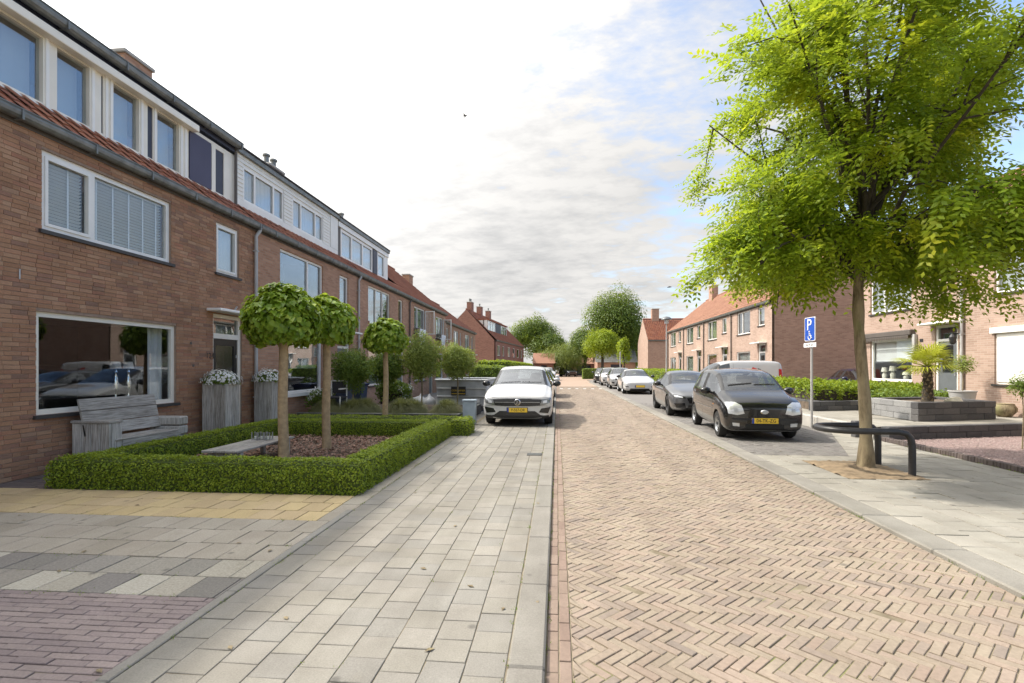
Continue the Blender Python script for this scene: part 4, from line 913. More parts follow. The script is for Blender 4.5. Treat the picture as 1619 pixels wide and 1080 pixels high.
h6 = row_house(FL2, 41.02, 47.5, 'last of the low left row houses before the big gable', GL, [dict(r=(42.3, 44.2, 3.1, 4.3), mull=(43.2,), b='curtain', fm='white_trim'), dict(r=(45.4, 46.2, 3.2, 4.3)), dict(r=(42.3, 44.2, .8, 2.4)), dict(r=(45.3, 46.2, 0, 2.6), door=1)], ze=4.7, zr=7.4, ends=(False, True))
# big gable house turned a little, beyond the left row (built in local space, then turned)
hg = empty('gabled_house', (0, 0, 0), 'red brick house whose broad blank gable faces up the street', 'house')
FG = Fac(0, 1)
hg = row_house(FG, 0, 22, '', '', [dict(r=(1.2, 3.0, 2.9, 4.2), mull=(2.1,)), dict(r=(4.4, 5.6, 2.9, 4.2), b='white'), dict(r=(8, 10, 2.9, 4.2), mull=(9,), b='curtain'), dict(r=(12, 13.6, 2.9, 4.2), b='curtain', fm='white_trim'), dict(r=(15.5, 17.5, 2.9, 4.2)), dict(r=(19, 20.6, 2.9, 4.2), b='curtain'), dict(r=(2, 4.4, .8, 2.2)), dict(r=(8, 10.4, .8, 2.2)), dict(r=(13, 15.4, .8, 2.2)), dict(r=(18, 20, .8, 2.2))], brick='far_brick', ze=4.75, zr=8.5, dr=-3.6, dep=7.2, ends=(True, True), root=hg)
for yy in (1.9, 6.8, 12.0): chimney(hg, -3.6, yy, 8.0, 9.5, .6, 1.1, 'far_brick', 2 if yy < 3 else 1)
dg = empty('dormer', (-1.1, 7, 5.6), parent=hg); FD = Fac(-1.1, 1)
window(FD, dg, .9, 5.2, 5.75, 7.2, 'white_trim', (2.3, 3.8), fw=.1, rec=0, sill=None, behind='curtain'); fbox(FD, 'dark_panel', 'panel_dark', dg, -.1, 0, 5.2, 8.8, 5.7, 7.25); window(FD, dg, 8.8, 13.0, 5.75, 7.2, 'white_trim', (10.2, 11.6), fw=.1, rec=0, sill=None, behind='curtain')
fbox(FD, 'flat_roof', 'roof_tile', dg, -2.0, .15, .8, 13.1, 7.25, 7.4); fbox(FD, 'cheek', 'white_panel', dg, -2, -.1, .85, .9, 5.6, 7.25)
hg.location = (-7.35, 60, 0); hg.rotation_euler = (0, 0, R(-5))

# ---- right rows ------------------------------------------------------
FR = Fac(11.1, -1); GR = 'row houses on the right'
def right_ops(y, i):
    o = [dict(r=(y+.95, y+1.85, 3.8, 4.82), fm='white_trim', b='curtain'), dict(r=(y+3.0, y+5.1, 3.5, 4.85), mull=(y+4.3,), fm='white_trim', b='room' if i == 0 else 'curtain'), dict(r=(y+.85, y+1.8, 0, 2.8), door=1, fm='white_trim')]
    o.append(dict(r=(y+3.0, y+5.2, .9 if i in (1, 3) else .1, 2.45), fm='white_trim', mull=() if i != 3 else (y+4,), b=('white', 'room', 'white', 'curtain')[i])); return o
lab = ['salmon brick end house with brown side gable behind the white van', 'salmon row house second from the brown side gable, dark ground window', 'salmon row house third from the brown side gable, white shutter', 'last salmon row house before the orange roofed house']
for i in range(4):
    y = 27.35+i*6.14
    row_house(FR, y, y+6.12, lab[i], GR, right_ops(y, i), 'facade_brick_right', 'roof_tile_brown', dr=-3.7, dep=7.4, zr=8.1, pipe=y+(6.0 if i else 6.05), ends=(i == 0, i == 3), cx=(14.6, y+3.2, 7.6, 9.1, .55, 1.0, 'gable_brick', 1) if i in (0, 1, 3) else None, pm='pipe_dark')
FA = Fac(11.7, -1)
ha = row_house(FA, 15.68, 20.64, 'sunlit salmon house with grey door and awning over its front window', 'near houses on the right', [dict(r=(17.86, 20.1, 1.04, 2.52), fm='white_trim', g='window_glass_clear', fw=.085), dict(r=(17.9, 20.1, 3.5, 4.75), mull=(19.35,), fm='white_trim', b='curtain'), dict(r=(15.95, 16.85, .28, 2.82), door=1, fm='white_trim', m='grey_paint')], 'facade_brick_right', 'roof_tile_brown', dr=-3.7, dep=7.4, zr=8.1, ends=(False, True), pipe=15.72, pm='pipe_grey')
fbox(FA, 'roller_blind', 'blind_white', ha, -.16, -.15, 17.95, 20.0, 1.75, 2.5)
aw = fbox(FA, 'awning_box', 'pipe_dark', ha, 0, .18, 17.7, 20.5, 2.6, 2.78, c=.02)
for u in (17.6, 20.45): fbox(FA, 'awning_arm', 'white_trim' if u > 18 else 'pipe_grey', aw, .02, .1, u, u+.12, 1.6 if u > 18 else 1.95, 2.62)
m = MB()
for k in range(28):
    a = 17.75+k*.095; m.quad(FA.pt(.2, a, 2.6), FA.pt(.2, a+.095, 2.6), FA.pt(.2, a+.07, 2.47), FA.pt(.2, a+.025, 2.47))
m.build('awning_fringe', 'pipe_dark', aw)
fbox(FA, 'lantern_arm', 'steel_black', ha, 0, .22, 15.84, 15.88, 2.5, 2.53); MB().lathe([(.03, 2.2), (.075, 2.25), (.09, 2.42), (.05, 2.5)], FA.pt(.2, 15.86, 0), 10).build('lantern', 'steel_black', ha)
for k, (u, hh) in enumerate(((19.75, .45), (19.3, .5), (18.6, .3), (18.2, .5))):
    MB().lathe([(.07, 1.08), (.09, 1.08+hh*.4), (.04, 1.08+hh*.6), (.12, 1.08+hh*.65), (.09, 1.08+hh)], FA.pt(-.3, u, 0), 10).build('window_vase', 'stone_pale' if k % 2 else 'cream_trim', ha, True)
fbox(FA, 'wall_number', 'steel_black', ha, 0, .01, 17.35, 17.5, 2.35, 2.45)
hb_ = row_house(FA, 6, 15.66, 'salmon house at the right edge with closed white roller shutter', 'near houses on the right', [dict(r=(12.3, 14.7, 1.09, 2.5), fm='white_trim', b='white', g='window_glass_clear'), dict(r=(12.3, 14.7, 3.5, 4.75), mull=(13.5,), fm='white_trim', b='curtain'), dict(r=(9.8, 10.7, .28, 2.82), door=1, fm='white_trim')], 'facade_brick_right', 'roof_tile_brown', dr=-3.7, dep=7.4, zr=8.1, ends=(True, False))
fbox(FA, 'roller_shutter', 'white_panel', hb_, -.04, -.03, 12.36, 14.64, 1.14, 2.45); fbox(FA, 'shutter_box', 'white_trim', hb_, -.04, .06, 12.2, 14.78, 2.45, 2.6)
for k in range(14): fbox(FA, 'shutter_slat', 'white_panel', hb_, -.03, -.024, 12.37, 14.63, 1.15+k*.092, 1.15+k*.092+.086)
# orange roofed house across the end
ho = empty('row_house', (15, 68, 0), 'brown house with bright orange roof at the far end of the right row', 'house')
FO = Fac(65, -1, 'y')
row_house(FO, 11.4, 20, '', '', [dict(r=(13.9, 17.5, 2.9, 4.1), mull=(15.1, 16.3), fm='white_trim'), dict(r=(14.2, 17.2, .4, 2.3), mull=(15.2, 16.2), fm='white_trim')], 'gable_brick', 'roof_tile', ze=4.9, zr=7.9, dr=-4, dep=8, ends=(False, True), root=ho, cx=(13, 69, 7.5, 9.2, .9, .9, 'gable_brick', 0))
m = MB(); m.quad(*[FO.pt(d, 11.38, z) for d, z in ((0, 0), (-8, 0), (-8, 4.9), (-4, 7.9), (0, 4.9))]); m.build('side_wall', 'facade_brick_right', ho)
m = MB(); m.quad(FO.pt(-1.2, 15, 6.0), FO.pt(-1.2, 16.2, 6.0), FO.pt(-2.0, 16.2, 6.6), FO.pt(-2.0, 15, 6.6)); m.v = [(x, y-.12, z+.12) for x, y, z in m.v]; m.build('skylight', 'window_glass', ho)
# low far buildings closing the view
def barn(name, label, x0, x1, y, ze, zr, dep, wallm, roofm):
    h = empty(name, ((x0+x1)/2, y+dep/2, 0), label, 'house'); f = Fac(y, -1, 'y')
    wall_panel(f, x0, x1, -.1, ze, [(x0+.35*(x1-x0), x0+.65*(x1-x0), 0, ze-.4)]).build('wall', wallm, h); fbox(f, 'dark_door', 'panel_dark', h, -.3, -.2, x0+.3*(x1-x0), x0+.7*(x1-x0), 0, ze-.2)
    m = MB(); m.quad(f.pt(.3, x0-.3, ze-.1), f.pt(.3, x1+.3, ze-.1), f.pt(-dep/2, x1+.3, zr), f.pt(-dep/2, x0-.3, zr)); m.quad(f.pt(-dep-.3, x0-.3, ze-.1), f.pt(-dep-.3, x1+.3, ze-.1), f.pt(-dep/2, x1+.3, zr), f.pt(-dep/2, x0-.3, zr)); m.build('roof', roofm, h)
    m = MB()
    for x in (x0, x1): m.quad(*[f.pt(d, x, z) for d, z in ((0, -.1), (-dep, -.1), (-dep, ze), (-dep/2, zr), (0, ze))])
    m.build('end_wall', wallm, h); return h
barn('bungalow', 'low dark bungalow with brown roof closing the far end of the street', .5, 9, 92, 2.2, 4.6, 9, 'far_brick', 'roof_tile_brown')
barn('garage', 'small brown roofed garage beside the big gable house', -3.6, -.6, 80, 2.2, 3.8, 6, 'far_brick', 'roof_tile_brown')
barn('shed', 'low grey roofed shed behind the bright green tree', 5.8, 11.2, 74, 2.3, 4.2, 6, 'gable_brick', 'zinc')
# ------------------------------------------------------------------ cars (front at y=0, facing -Y in their own space)
def ring(st):
    y, zb, zs, zt, ws, wt, roof = st
    dr, ro = (.055, .035) if roof else (.02, .05)
    h = [(0, zb), (.80*ws, zb), (.955*ws, zb+.05), (ws, zb+.42*(zs-zb)), (.99*ws, zs-.08), (.955*ws, zs), (wt+ro, zt-dr-(.03 if roof else .005)), (wt-.045, zt-dr+.018), (.5*wt, zt-.012), (0, zt)]
    if not roof: h[6] = (max(wt+.04, .9*ws*.93), zs+.35*(zt-zs)); h[7] = (wt, zs+.72*(zt-zs))
    return [(x, y, z) for x, z in h]+[(-x, y, z) for x, z in h[-2:0:-1]]
def car(label, loc, rz, paint, st, wheels, r, glass_rng, pillars, details, group=None, tw=.2, name='parked_car', plate=None, dz=0, seats=True, mirrors=None, cladding=False, rimm='rim_alloy', far=False):
    root = empty(name, loc, label, 'car' if name == 'parked_car' else 'van', group, rz); WL[root.name] = Vector((0, 0, 0))
    cowl, rf, rr, rb = glass_rng                      # station numbers: windscreen foot, roof front, roof rear, rear glass foot
    bm = bmesh.new(); rows = [[bm.verts.new(p) for p in ring(s)] for s in st]; n = 18
    for i in range(len(st)-1):
        for k in range(n):
            f = bm.faces.new((rows[i][k], rows[i+1][k], rows[i+1][(k+1) % n], rows[i][(k+1) % n])); f.smooth = True
            kk = k if k < 9 else 17-k                  # half-section segment number
            if kk >= 7 and cowl <= i < rf: f.material_index = 1
            elif kk >= 7 and rr <= i < rb: f.material_index = 5
            elif kk == 5 and pillars[0] <= i < pillars[1] and i not in pillars[2]: f.material_index = 4
            elif kk == 6 and cowl <= i < rf: f.material_index = 3
            elif kk == 5 and i in pillars[2]: f.material_index = 3
            elif kk <= 0: f.material_index = 2
            elif cladding and kk <= 1: f.material_index = 3
    for row in (rows[0], rows[-1]):
        for k in range(0, 9):
            a, b_, c, d = row[k], row[k+1], row[(n-k-1) % n], row[(n-k) % n]
            vs_ = []; [vs_.append(v) for v in (a, b_, c, d) if v not in vs_]
            f = bm.faces.new(vs_); f.smooth = True
            if cladding and k <= 1: f.material_index = 3
    cl = bm.edges.layers.float.new('crease_edge')
    for i in range(len(st)-1):
        for k in (5, 6, 7, n-5, n-6, n-7):
            e = bm.edges.get((rows[i][k], rows[i+1][k]))
            if e: e[cl] = .35
    bmesh.ops.recalc_face_normals(bm, faces=bm.faces)
    me = bpy.data.meshes.new('b'); bm.to_mesh(me); bm.free()
    tmp = bpy.data.objects.new('b', me); COL.objects.link(tmp)
    for k in range(6): me.materials.append(MATS[(paint, 'car_glass', 'rubber', 'black_plastic', 'car_glass', 'car_glass')[k]])
    sub = tmp.modifiers.new('s', 'SUBSURF'); sub.levels = sub.render_levels = 2
    W_ = max(s[4] for s in st); cut = MB()
    for wy in wheels:
        for sx in (-1, 1): cut.lathe([(r+.045, sx*(W_-.30)), (r+.045, sx*(W_+.2))], (0, wy, r), 28, 'x')
    cm = cut.mesh('c'); [cm.materials.append(m) for m in me.materials]; cm.polygons.foreach_set('material_index', [2]*len(cm.polygons))
    co = bpy.data.objects.new('c', cm); COL.objects.link(co)
    bo = tmp.modifiers.new('w', 'BOOLEAN'); bo.operation = 'DIFFERENCE'; bo.object = co; bo.solver = 'EXACT'
    bpy.context.view_layer.update(); dg = bpy.context.evaluated_depsgraph_get(); em = bpy.data.meshes.new_from_object(tmp.evaluated_get(dg)); bpy.data.objects.remove(tmp); bpy.data.objects.remove(co)
    bm = bmesh.new(); bm.from_mesh(em); bvh = BVHTree.FromBMesh(bm)
    for idx, nm, mt in ((0, 'body', paint), (2, 'underbody', 'rubber'), (3, 'black_trim', 'black_plastic'), (1, 'windscreen', 'car_glass'), (4, 'side_window', 'car_glass'), (5, 'rear_window', 'car_glass')):
        for side in ((1, -1) if idx == 4 else (0,)):
            fs = [f for f in bm.faces if f.material_index == idx and not (side and f.calc_center_median().x*side < 0)]
            groups = [fs]
            if idx == 3:                       # every trim piece on its own
                left = set(fs); groups = []
                while left:
                    stack = [left.pop()]; comp = []
                    while stack:
                        f = stack.pop(); comp.append(f)
                        for e in f.edges:
                            for g in e.link_faces:
                                if g in left: left.remove(g); stack.append(g)
                    groups.append(comp)
            for comp in groups:
                m = MB(); vm = {}
                for f in comp:
                    q = []
                    for v in f.verts:
                        if v.index not in vm: vm[v.index] = len(m.v); m.v.append(tuple(v.co))
                        q.append(vm[v.index])
                    m.f.append(tuple(q))
                if m.f: m.build(nm, mt, root, 'yes', True, recalc=False)
    bm.free(); bpy.data.meshes.remove(em)
    # patches laid on the body, seen from the front / rear / side
    def patch(nm, mt, bot, top, view='front', off=.006, nu=10, nv=5, parent=root, both=False, thick=.0):
        out = None
        for s in ((1, -1) if both else (1,)):
            def samp(pl, t):
                t *= len(pl)-1; i = min(int(t), len(pl)-2); t -= i; return (pl[i][0]*(1-t)+pl[i+1][0]*t, pl[i][1]*(1-t)+pl[i+1][1]*t)
            m = MB()
            for j in range(nv+1):
                for i in range(nu+1):
                    a, c = samp(bot, i/nu), samp(top, i/nu); x = (a[0]+(c[0]-a[0])*j/nv)*(s if view != 'side' else 1); z = a[1]+(c[1]-a[1])*j/nv
                    if view == 'front': o_, d_ = Vector((x, -3, z)), Vector((0, 1, 0))
                    elif view == 'rear': o_, d_ = Vector((x, 9, z)), Vector((0, -1, 0))
                    elif view == 'top': o_, d_ = Vector((x, z, 4)), Vector((0, 0, -1))
                    else: o_, d_ = Vector((s*3, x, z)), Vector((-s, 0, 0))
                    h, nrm, _, _ = bvh.ray_cast(o_, d_)
                    if h is None: h, nrm, _, _ = bvh.find_nearest(o_+d_*3)
                    m.v.append(tuple(h-d_*off))
            for j in range(nv):
                for i in range(nu): b_ = j*(nu+1)+i; m.f.append((b_, b_+1, b_+nu+2, b_+nu+1))
            out = m.build(nm, mt, parent, 'yes', True)
        return out
    for d in details:
        kw = d[4] if len(d) > 4 else {}
        q = dz if kw.get('view', 'front') == 'front' else 0
        patch(d[0], d[1], [(a_[0], a_[1]+q) for a_ in d[2]], [(a_[0], a_[1]+q) for a_ in d[3]], **kw)
    # wheels
    tp = [(r*.64, -tw/2), (r*.93, -tw/2), (r*.99, -tw/2+.03), (r, -tw/2+.06), (r, tw/2-.06), (r*.99, tw/2-.03), (r*.93, tw/2), (r*.64, tw/2)]
    tm_ = MB().lathe(tp, (0, 0, 0), 28, 'x', False).mesh('tyre', 'yes'); tm_.materials.append(MATS['rubber'])
    rm = MB().lathe([(r*.66, -.02), (r*.66, tw/2-.005), (r*.61, tw/2-.002), (r*.58, tw/2-.03), (r*.2, tw/2-.05), (.02, tw/2-.04)], (0, 0, 0), 24, 'x')
    dark = rm.mesh('rim', 'yes'); dark.materials.append(MATS[rimm])
    gp_ = MB()
    for k in range(5):
        a = k*2*math.pi/5; Mx = Matrix.Rotation(a+.31, 4, 'X'); gp_.obox(Mx, tw/2-.035, tw/2-.028, -r*.10, r*.10, r*.26, r*.54)
    gm = gp_.mesh('rim_gap'); gm.materials.append(MATS['rubber'])
    for wy in wheels:
        for sx in (-1, 1):
            w = bpy.data.objects.new('wheel', None); COL.objects.link(w); w.parent = root; w.location = (sx*(W_-tw/2-.02), wy, r); w.empty_display_size = .1
            if sx < 0: w.rotation_euler = (0, 0, math.pi)
            for q in ((tm_, 'tyre'), (dark, 'rim')) + (() if far else ((gm, 'rim_gap'),)):
                o = bpy.data.objects.new(q[1], q[0]); COL.objects.link(o); o.parent = w
    # interior
    if seats:
        zf = st[cowl][2]; yr = st[rf][0]
        MB().bbox(-W_*.8, W_*.8, st[cowl][0]+.12, yr+.1, zf-.25, zf-.02, c=.06).build('dashboard', 'seat_fabric', root, False, True)
        MB().box(-W_*.82, W_*.82, st[cowl][0]+.1, st[rr][0], .30, .36).build('floor', 'seat_fabric', root, False, True)
        for (yy, xs) in ((yr+.45, (-.36, .36)), (yr+1.35, (-.36, .36))):
            for x in xs:
                m = MB(); m.bbox(x-.23, x+.23, yy, yy+.13, .5, zf+.17, c=.05); m.bbox(x-.13, x+.13, yy+.03, yy+.11, zf+.2, zf+.38, c=.04); m.bbox(x-.24, x+.24, yy-.45, yy, .42, .56, c=.04); m.build('seat', 'seat_fabric', root, False, True)
        MB().tube([(-.36+.18*math.cos(a), yr-.02+.06*math.sin(a), zf+.02+.17*math.sin(a)) for a in [k*math.pi/10 for k in range(21)]], .015, 6).build('steering_wheel', 'rubber', root, True, True)
    # mirrors
    if mirrors:
        my, mz, mm = mirrors
        for s in (-1, 1):
            m = MB(); bm = bmesh.new(); bmesh.ops.create_icosphere(bm, subdivisions=2, radius=1)
            for v in bm.verts:
                x, y_, z = v.co; v.co = Vector((s*(W_+.10)+x*.12, my+(y_*.075 if y_ < 0 else y_*.03), mz+z*.085))
            m.add_bm(bm); bm.free(); mo = m.build('mirror', mm, root, True, True)
            MB().tube([(s*(W_-.08), my+.03, mz-.05), (s*(W_+.04), my+.01, mz-.03)], .025, 6).build('mirror_arm', 'black_plastic', mo, True, True)
    if plate:
        txt, pz, py = plate
        o = MB().bbox(-.26, .26, py-.012, py, pz-.056, pz+.056, c=.003).build('number_plate', 'plate_yellow', root, False, True)
        MB().box(-.259, -.217, py-.0145, py-.0125, pz-.055, pz+.055).build('country_band', 'plate_blue', o, False, True)
        if txt:
            t = link('lettering', text_mesh(txt, .105), 'plate_ink', o, True); t.rotation_euler = (R(90), 0, 0); t.scale = (.86, 1, 1); t.location = (.02, py-.0145, pz)
        MB().box(-.275, .275, py, py+.03, pz-.068, pz+.068).build('plate_holder', 'black_plastic', o, False, True)
    return root, patch, bvh
def disc(root, nm, mt, x, y, z, rx, rz_, d=.012, seg=20):
    m = MB(); n = seg; m.v = [(x+rx*math.cos(2*math.pi*k/n), y, z+rz_*math.sin(2*math.pi*k/n)) for k in range(n)]+[(x+rx*.85*math.cos(2*math.pi*k/n), y-d, z+rz_*.85*math.sin(2*math.pi*k/n)) for k in range(n)]
    m.f = [tuple(range(n, 2*n))]+[(k, (k+1) % n, n+(k+1) % n, n+k) for k in range(n)]; return m.build(nm, mt, root, False, True)

# --- white crossover on the left
st = [(0, .26, .62, .70, .78, .62, 0), (.03, .2, .69, .78, .88, .66, 0), (.14, .18, .79, .88, .915, .70, 0), (.62, .18, .91, .98, .92, .72, 0), (1.10, .18, .97, 1.05, .92, .73, 0), (1.42, .2, 1.0, 1.26, .92, .69, 1), (1.92, .2, 1.02, 1.54, .92, .635, 1), (2.42, .2, 1.03, 1.585, .92, .635, 1), (2.50, .2, 1.03, 1.585, .92, .635, 1), (3.3, .2, 1.05, 1.57, .915, .625, 1), (3.4, .2, 1.05, 1.565, .915, .625, 1), (3.72, .21, 1.07, 1.51, .905, .6, 1), (4.05, .26, 1.0, 1.12, .88, .62, 0), (4.18, .32, .9, .98, .84, .58, 0), (4.23, .4, .75, .82, .74, .5, 0)]
det = [('grille', 'dark_trim', [(-.58, .672), (-.3, .655), (.3, .655), (.58, .672)], [(-.64, .835), (-.3, .848), (.3, .848), (.64, .835)], dict(nu=24, off=.008)),
       ('grille_bar', 'rim_alloy', [(-.58, .752), (.58, .752)], [(-.58, .762), (.58, .762)], dict(nu=24, nv=1, off=.014)),
       ('headlight', 'lamp_dark', [(.58, .675), (.72, .70), (.85, .755)], [(.64, .835), (.75, .86), (.875, .88)], dict(both=True, off=.012)),
       ('headlight_eye', 'lamp_lens', [(.66, .735), (.76, .75)], [(.67, .80), (.77, .82)], dict(both=True, off=.018, nu=4, nv=2)),
       ('fog_recess', 'dark_trim', [(.56, .50), (.80, .48)], [(.62, .60), (.86, .645)], dict(both=True, off=.008)),
       ('lower_grille', 'dark_trim', [(-.62, .42), (.62, .42)], [(-.46, .53), (.46, .53)], dict(nu=20, off=.008)),
       ('lower_lip', 'black_plastic', [(-.82, .33), (-.4, .29), (.4, .29), (.82, .33)], [(-.86, .44), (-.5, .39), (.5, .39), (.86, .44)], dict(nu=24, off=.007)),
       ('skid_plate', 'rim_alloy', [(-.62, .352), (-.4, .325), (.4, .325), (.62, .352)], [(-.64, .375), (-.4, .35), (.4, .35), (.64, .375)], dict(nu=24, nv=2, off=.013)),
       ('bonnet_seam', 'black_plastic', [(-.84, .885), (-.5, .862), (.5, .862), (.84, .885)], [(-.84, .891), (-.5, .868), (.5, .868), (.84, .891)], dict(nu=24, nv=1, off=.004)), ('bumper_seam', 'black_plastic', [(-.86, .655), (-.6, .672), (.6, .672), (.86, .655)], [(-.86, .66), (-.6, .677), (.6, .677), (.86, .66)], dict(nu=24, nv=1, off=.004)),
       ('fog_lamp', 'lamp_lens', [(.66, .42), (.74, .43)], [(.66, .46), (.75, .47)], dict(both=True, off=.01, nu=4, nv=2)),
       ('door_line', 'black_plastic', [(1.52, .42), (1.5, .98)], [(1.528, .42), (1.508, .98)], dict(view='side', both=True, off=.003, nu=8, nv=1)), ('door_line', 'black_plastic', [(2.46, .35), (2.46, 1.0)], [(2.468, .35), (2.468, 1.0)], dict(view='side', both=True, off=.003, nu=8, nv=1)),
       ('wiper', 'black_plastic', [(-.55, 1.18), (.0, 1.2)], [(-.55, 1.2), (.0, 1.22)], dict(view='top', off=.012, nu=8, nv=1)), ('wiper', 'black_plastic', [(.05, 1.18), (.6, 1.2)], [(.05, 1.2), (.6, 1.22)], dict(view='top', off=.012, nu=8, nv=1))]
ca, pt_, bv = car('white compact crossover parked facing the camera beside the hedges', (-1.03, 13.05, 0), R(.0), 'paint_white', st, (.83, 3.42), .335, (4, 6, 11, 12), (4, 11, (7, 9)), det, tw=.22, mirrors=(1.55, 1.07, 'dark_trim'), cladding=True, plate=('P-567-DR', .43, -.012), dz=-.125)
h = bv.ray_cast(Vector((0, -3, .632)), Vector((0, 1, 0)))[0]
bd = disc(ca, 'badge', 'chrome', 0, h.y-.012, .632, .085, .085)
disc(bd, 'badge_field', 'dark_trim', 0, h.y-.0245, .632, .066, .066, .001)
for sx in (-1, 1):
    for seg in (((.052*sx, .650), (.026*sx, .590)), ((.026*sx, .590), (.008*sx, .627)), ((.024*sx, .672), (.0, .632))):
        (x0, z0), (x1, z1) = seg; MB().tube([(x0, h.y-.027, z0), (x1, h.y-.027, z1)], .006, 5).build('badge_stroke', 'chrome', bd, False, True)
# --- black small hatchback on the right
st = [(0, .28, .60, .68, .66, .52, 0), (.035, .2, .68, .77, .76, .55, 0), (.15, .17, .79, .88, .80, .58, 0), (.45, .17, .90, .97, .81, .61, 0), (.74, .17, .95, 1.04, .81, .63, 0), (1.0, .18, .97, 1.25, .81, .61, 1), (1.40, .18, .99, 1.475, .81, .585, 1), (1.98, .18, 1.0, 1.52, .81, .585, 1), (2.05, .18, 1.0, 1.52, .81, .585, 1), (2.72, .18, 1.02, 1.51, .805, .58, 1), (2.80, .18, 1.02, 1.505, .805, .58, 1), (3.22, .2, 1.04, 1.46, .795, .56, 1), (3.40, .25, .95, 1.08, .77, .54, 0), (3.47, .3, .85, .92, .73, .5, 0), (3.5, .38, .7, .78, .65, .45, 0)]
det = [('grille', 'dark_trim', [(-.25, .555), (.25, .555)], [(-.33, .715), (.33, .715)], dict(nu=16, off=.007)),
       ('headlight', 'lamp_lens', [(.40, .63), (.54, .60), (.72, .63)], [(.45, .80), (.57, .87), (.75, .86)], dict(both=True, off=.012)),
       ('headlight_eye', 'metal_grey', [(.53, .67), (.60, .67)], [(.53, .74), (.60, .74)], dict(both=True, off=.02, nu=4, nv=4)),
       ('bumper_strip', 'black_plastic', [(-.62, .50), (.62, .50)], [(-.66, .535), (.66, .535)], dict(nu=20, nv=1, off=.012)),
       ('lower_grille', 'rubber', [(-.38, .32), (.38, .32)], [(-.38, .41), (.38, .41)], dict(nu=16, off=.006)),
       ('fog_lamp', 'lamp_lens', [(.50, .36), (.63, .37)], [(.50, .43), (.64, .44)], dict(both=True, off=.01, nu=5, nv=3)),
       ('bumper_lip', 'rim_alloy', [(-.6, .268), (.6, .268)], [(-.6, .282), (.6, .282)], dict(nu=20, nv=1, off=.012)),
       ('side_moulding', 'rim_alloy', [(.98, .60), (3.0, .62)], [(.98, .612), (3.0, .632)], dict(view='side', both=True, off=.008, nu=20, nv=1)),
       ('door_line', 'rubber', [(1.04, .4), (1.0, .94)], [(1.048, .4), (1.008, .94)], dict(view='side', both=True, off=.004, nu=8, nv=1)), ('door_line', 'rubber', [(2.02, .35), (2.02, .96)], [(2.028, .35), (2.028, .96)], dict(view='side', both=True, off=.004, nu=8, nv=1)),
       ('door_handle', 'paint_black', [(1.8, .82), (1.95, .825)], [(1.8, .85), (1.95, .855)], dict(view='side', both=True, off=.025, nu=4, nv=2)),
       ('wiper', 'rubber', [(-.5, .86), (.02, .9)], [(-.5, .885), (.02, .925)], dict(view='top', off=.014, nu=8, nv=1)), ('wiper', 'rubber', [(.06, .86), (.52, .9)], [(.06, .885), (.52, .925)], dict(view='top', off=.014, nu=8, nv=1)),
       ('bonnet_seam', 'rubber', [(-.72, .735), (-.4, .76), (.4, .76), (.72, .735)], [(-.72, .741), (-.4, .766), (.4, .766), (.72, .741)], dict(nu=24, nv=1, off=.004)), ('bumper_seam', 'rubber', [(.64, .60), (.79, .60)], [(.64, .606), (.79, .606)], dict(both=True, nu=6, nv=1, off=.004)),
       ('side_repeater', 'amber', [(.86, .7), (.93, .7)], [(.86, .725), (.93, .725)], dict(view='side', both=True, off=.01, nu=3, nv=2))]
ca, pt_, bv = car('small black hatchback parked first in the right bay beside the tree', (4.30, 10.95, 0), R(-3.0), 'paint_black', st, (.66, 3.03), .285, (4, 6, 11, 12), (4, 11, (7, 9)), det, tw=.17, mirrors=(1.18, 1.0, 'dark_trim'), plate=('04-TK-ZG', .425, -.014), dz=-.06)
h = bv.ray_cast(Vector((0, -3, .605)), Vector((0, 1, 0)))[0]; disc(ca, 'badge', 'chrome', 0, h.y-.01, .605, .085, .048)
disc(ca, 'badge_field', 'metal_grey', 0, h.y-.0225, .605, .062, .03, .001)
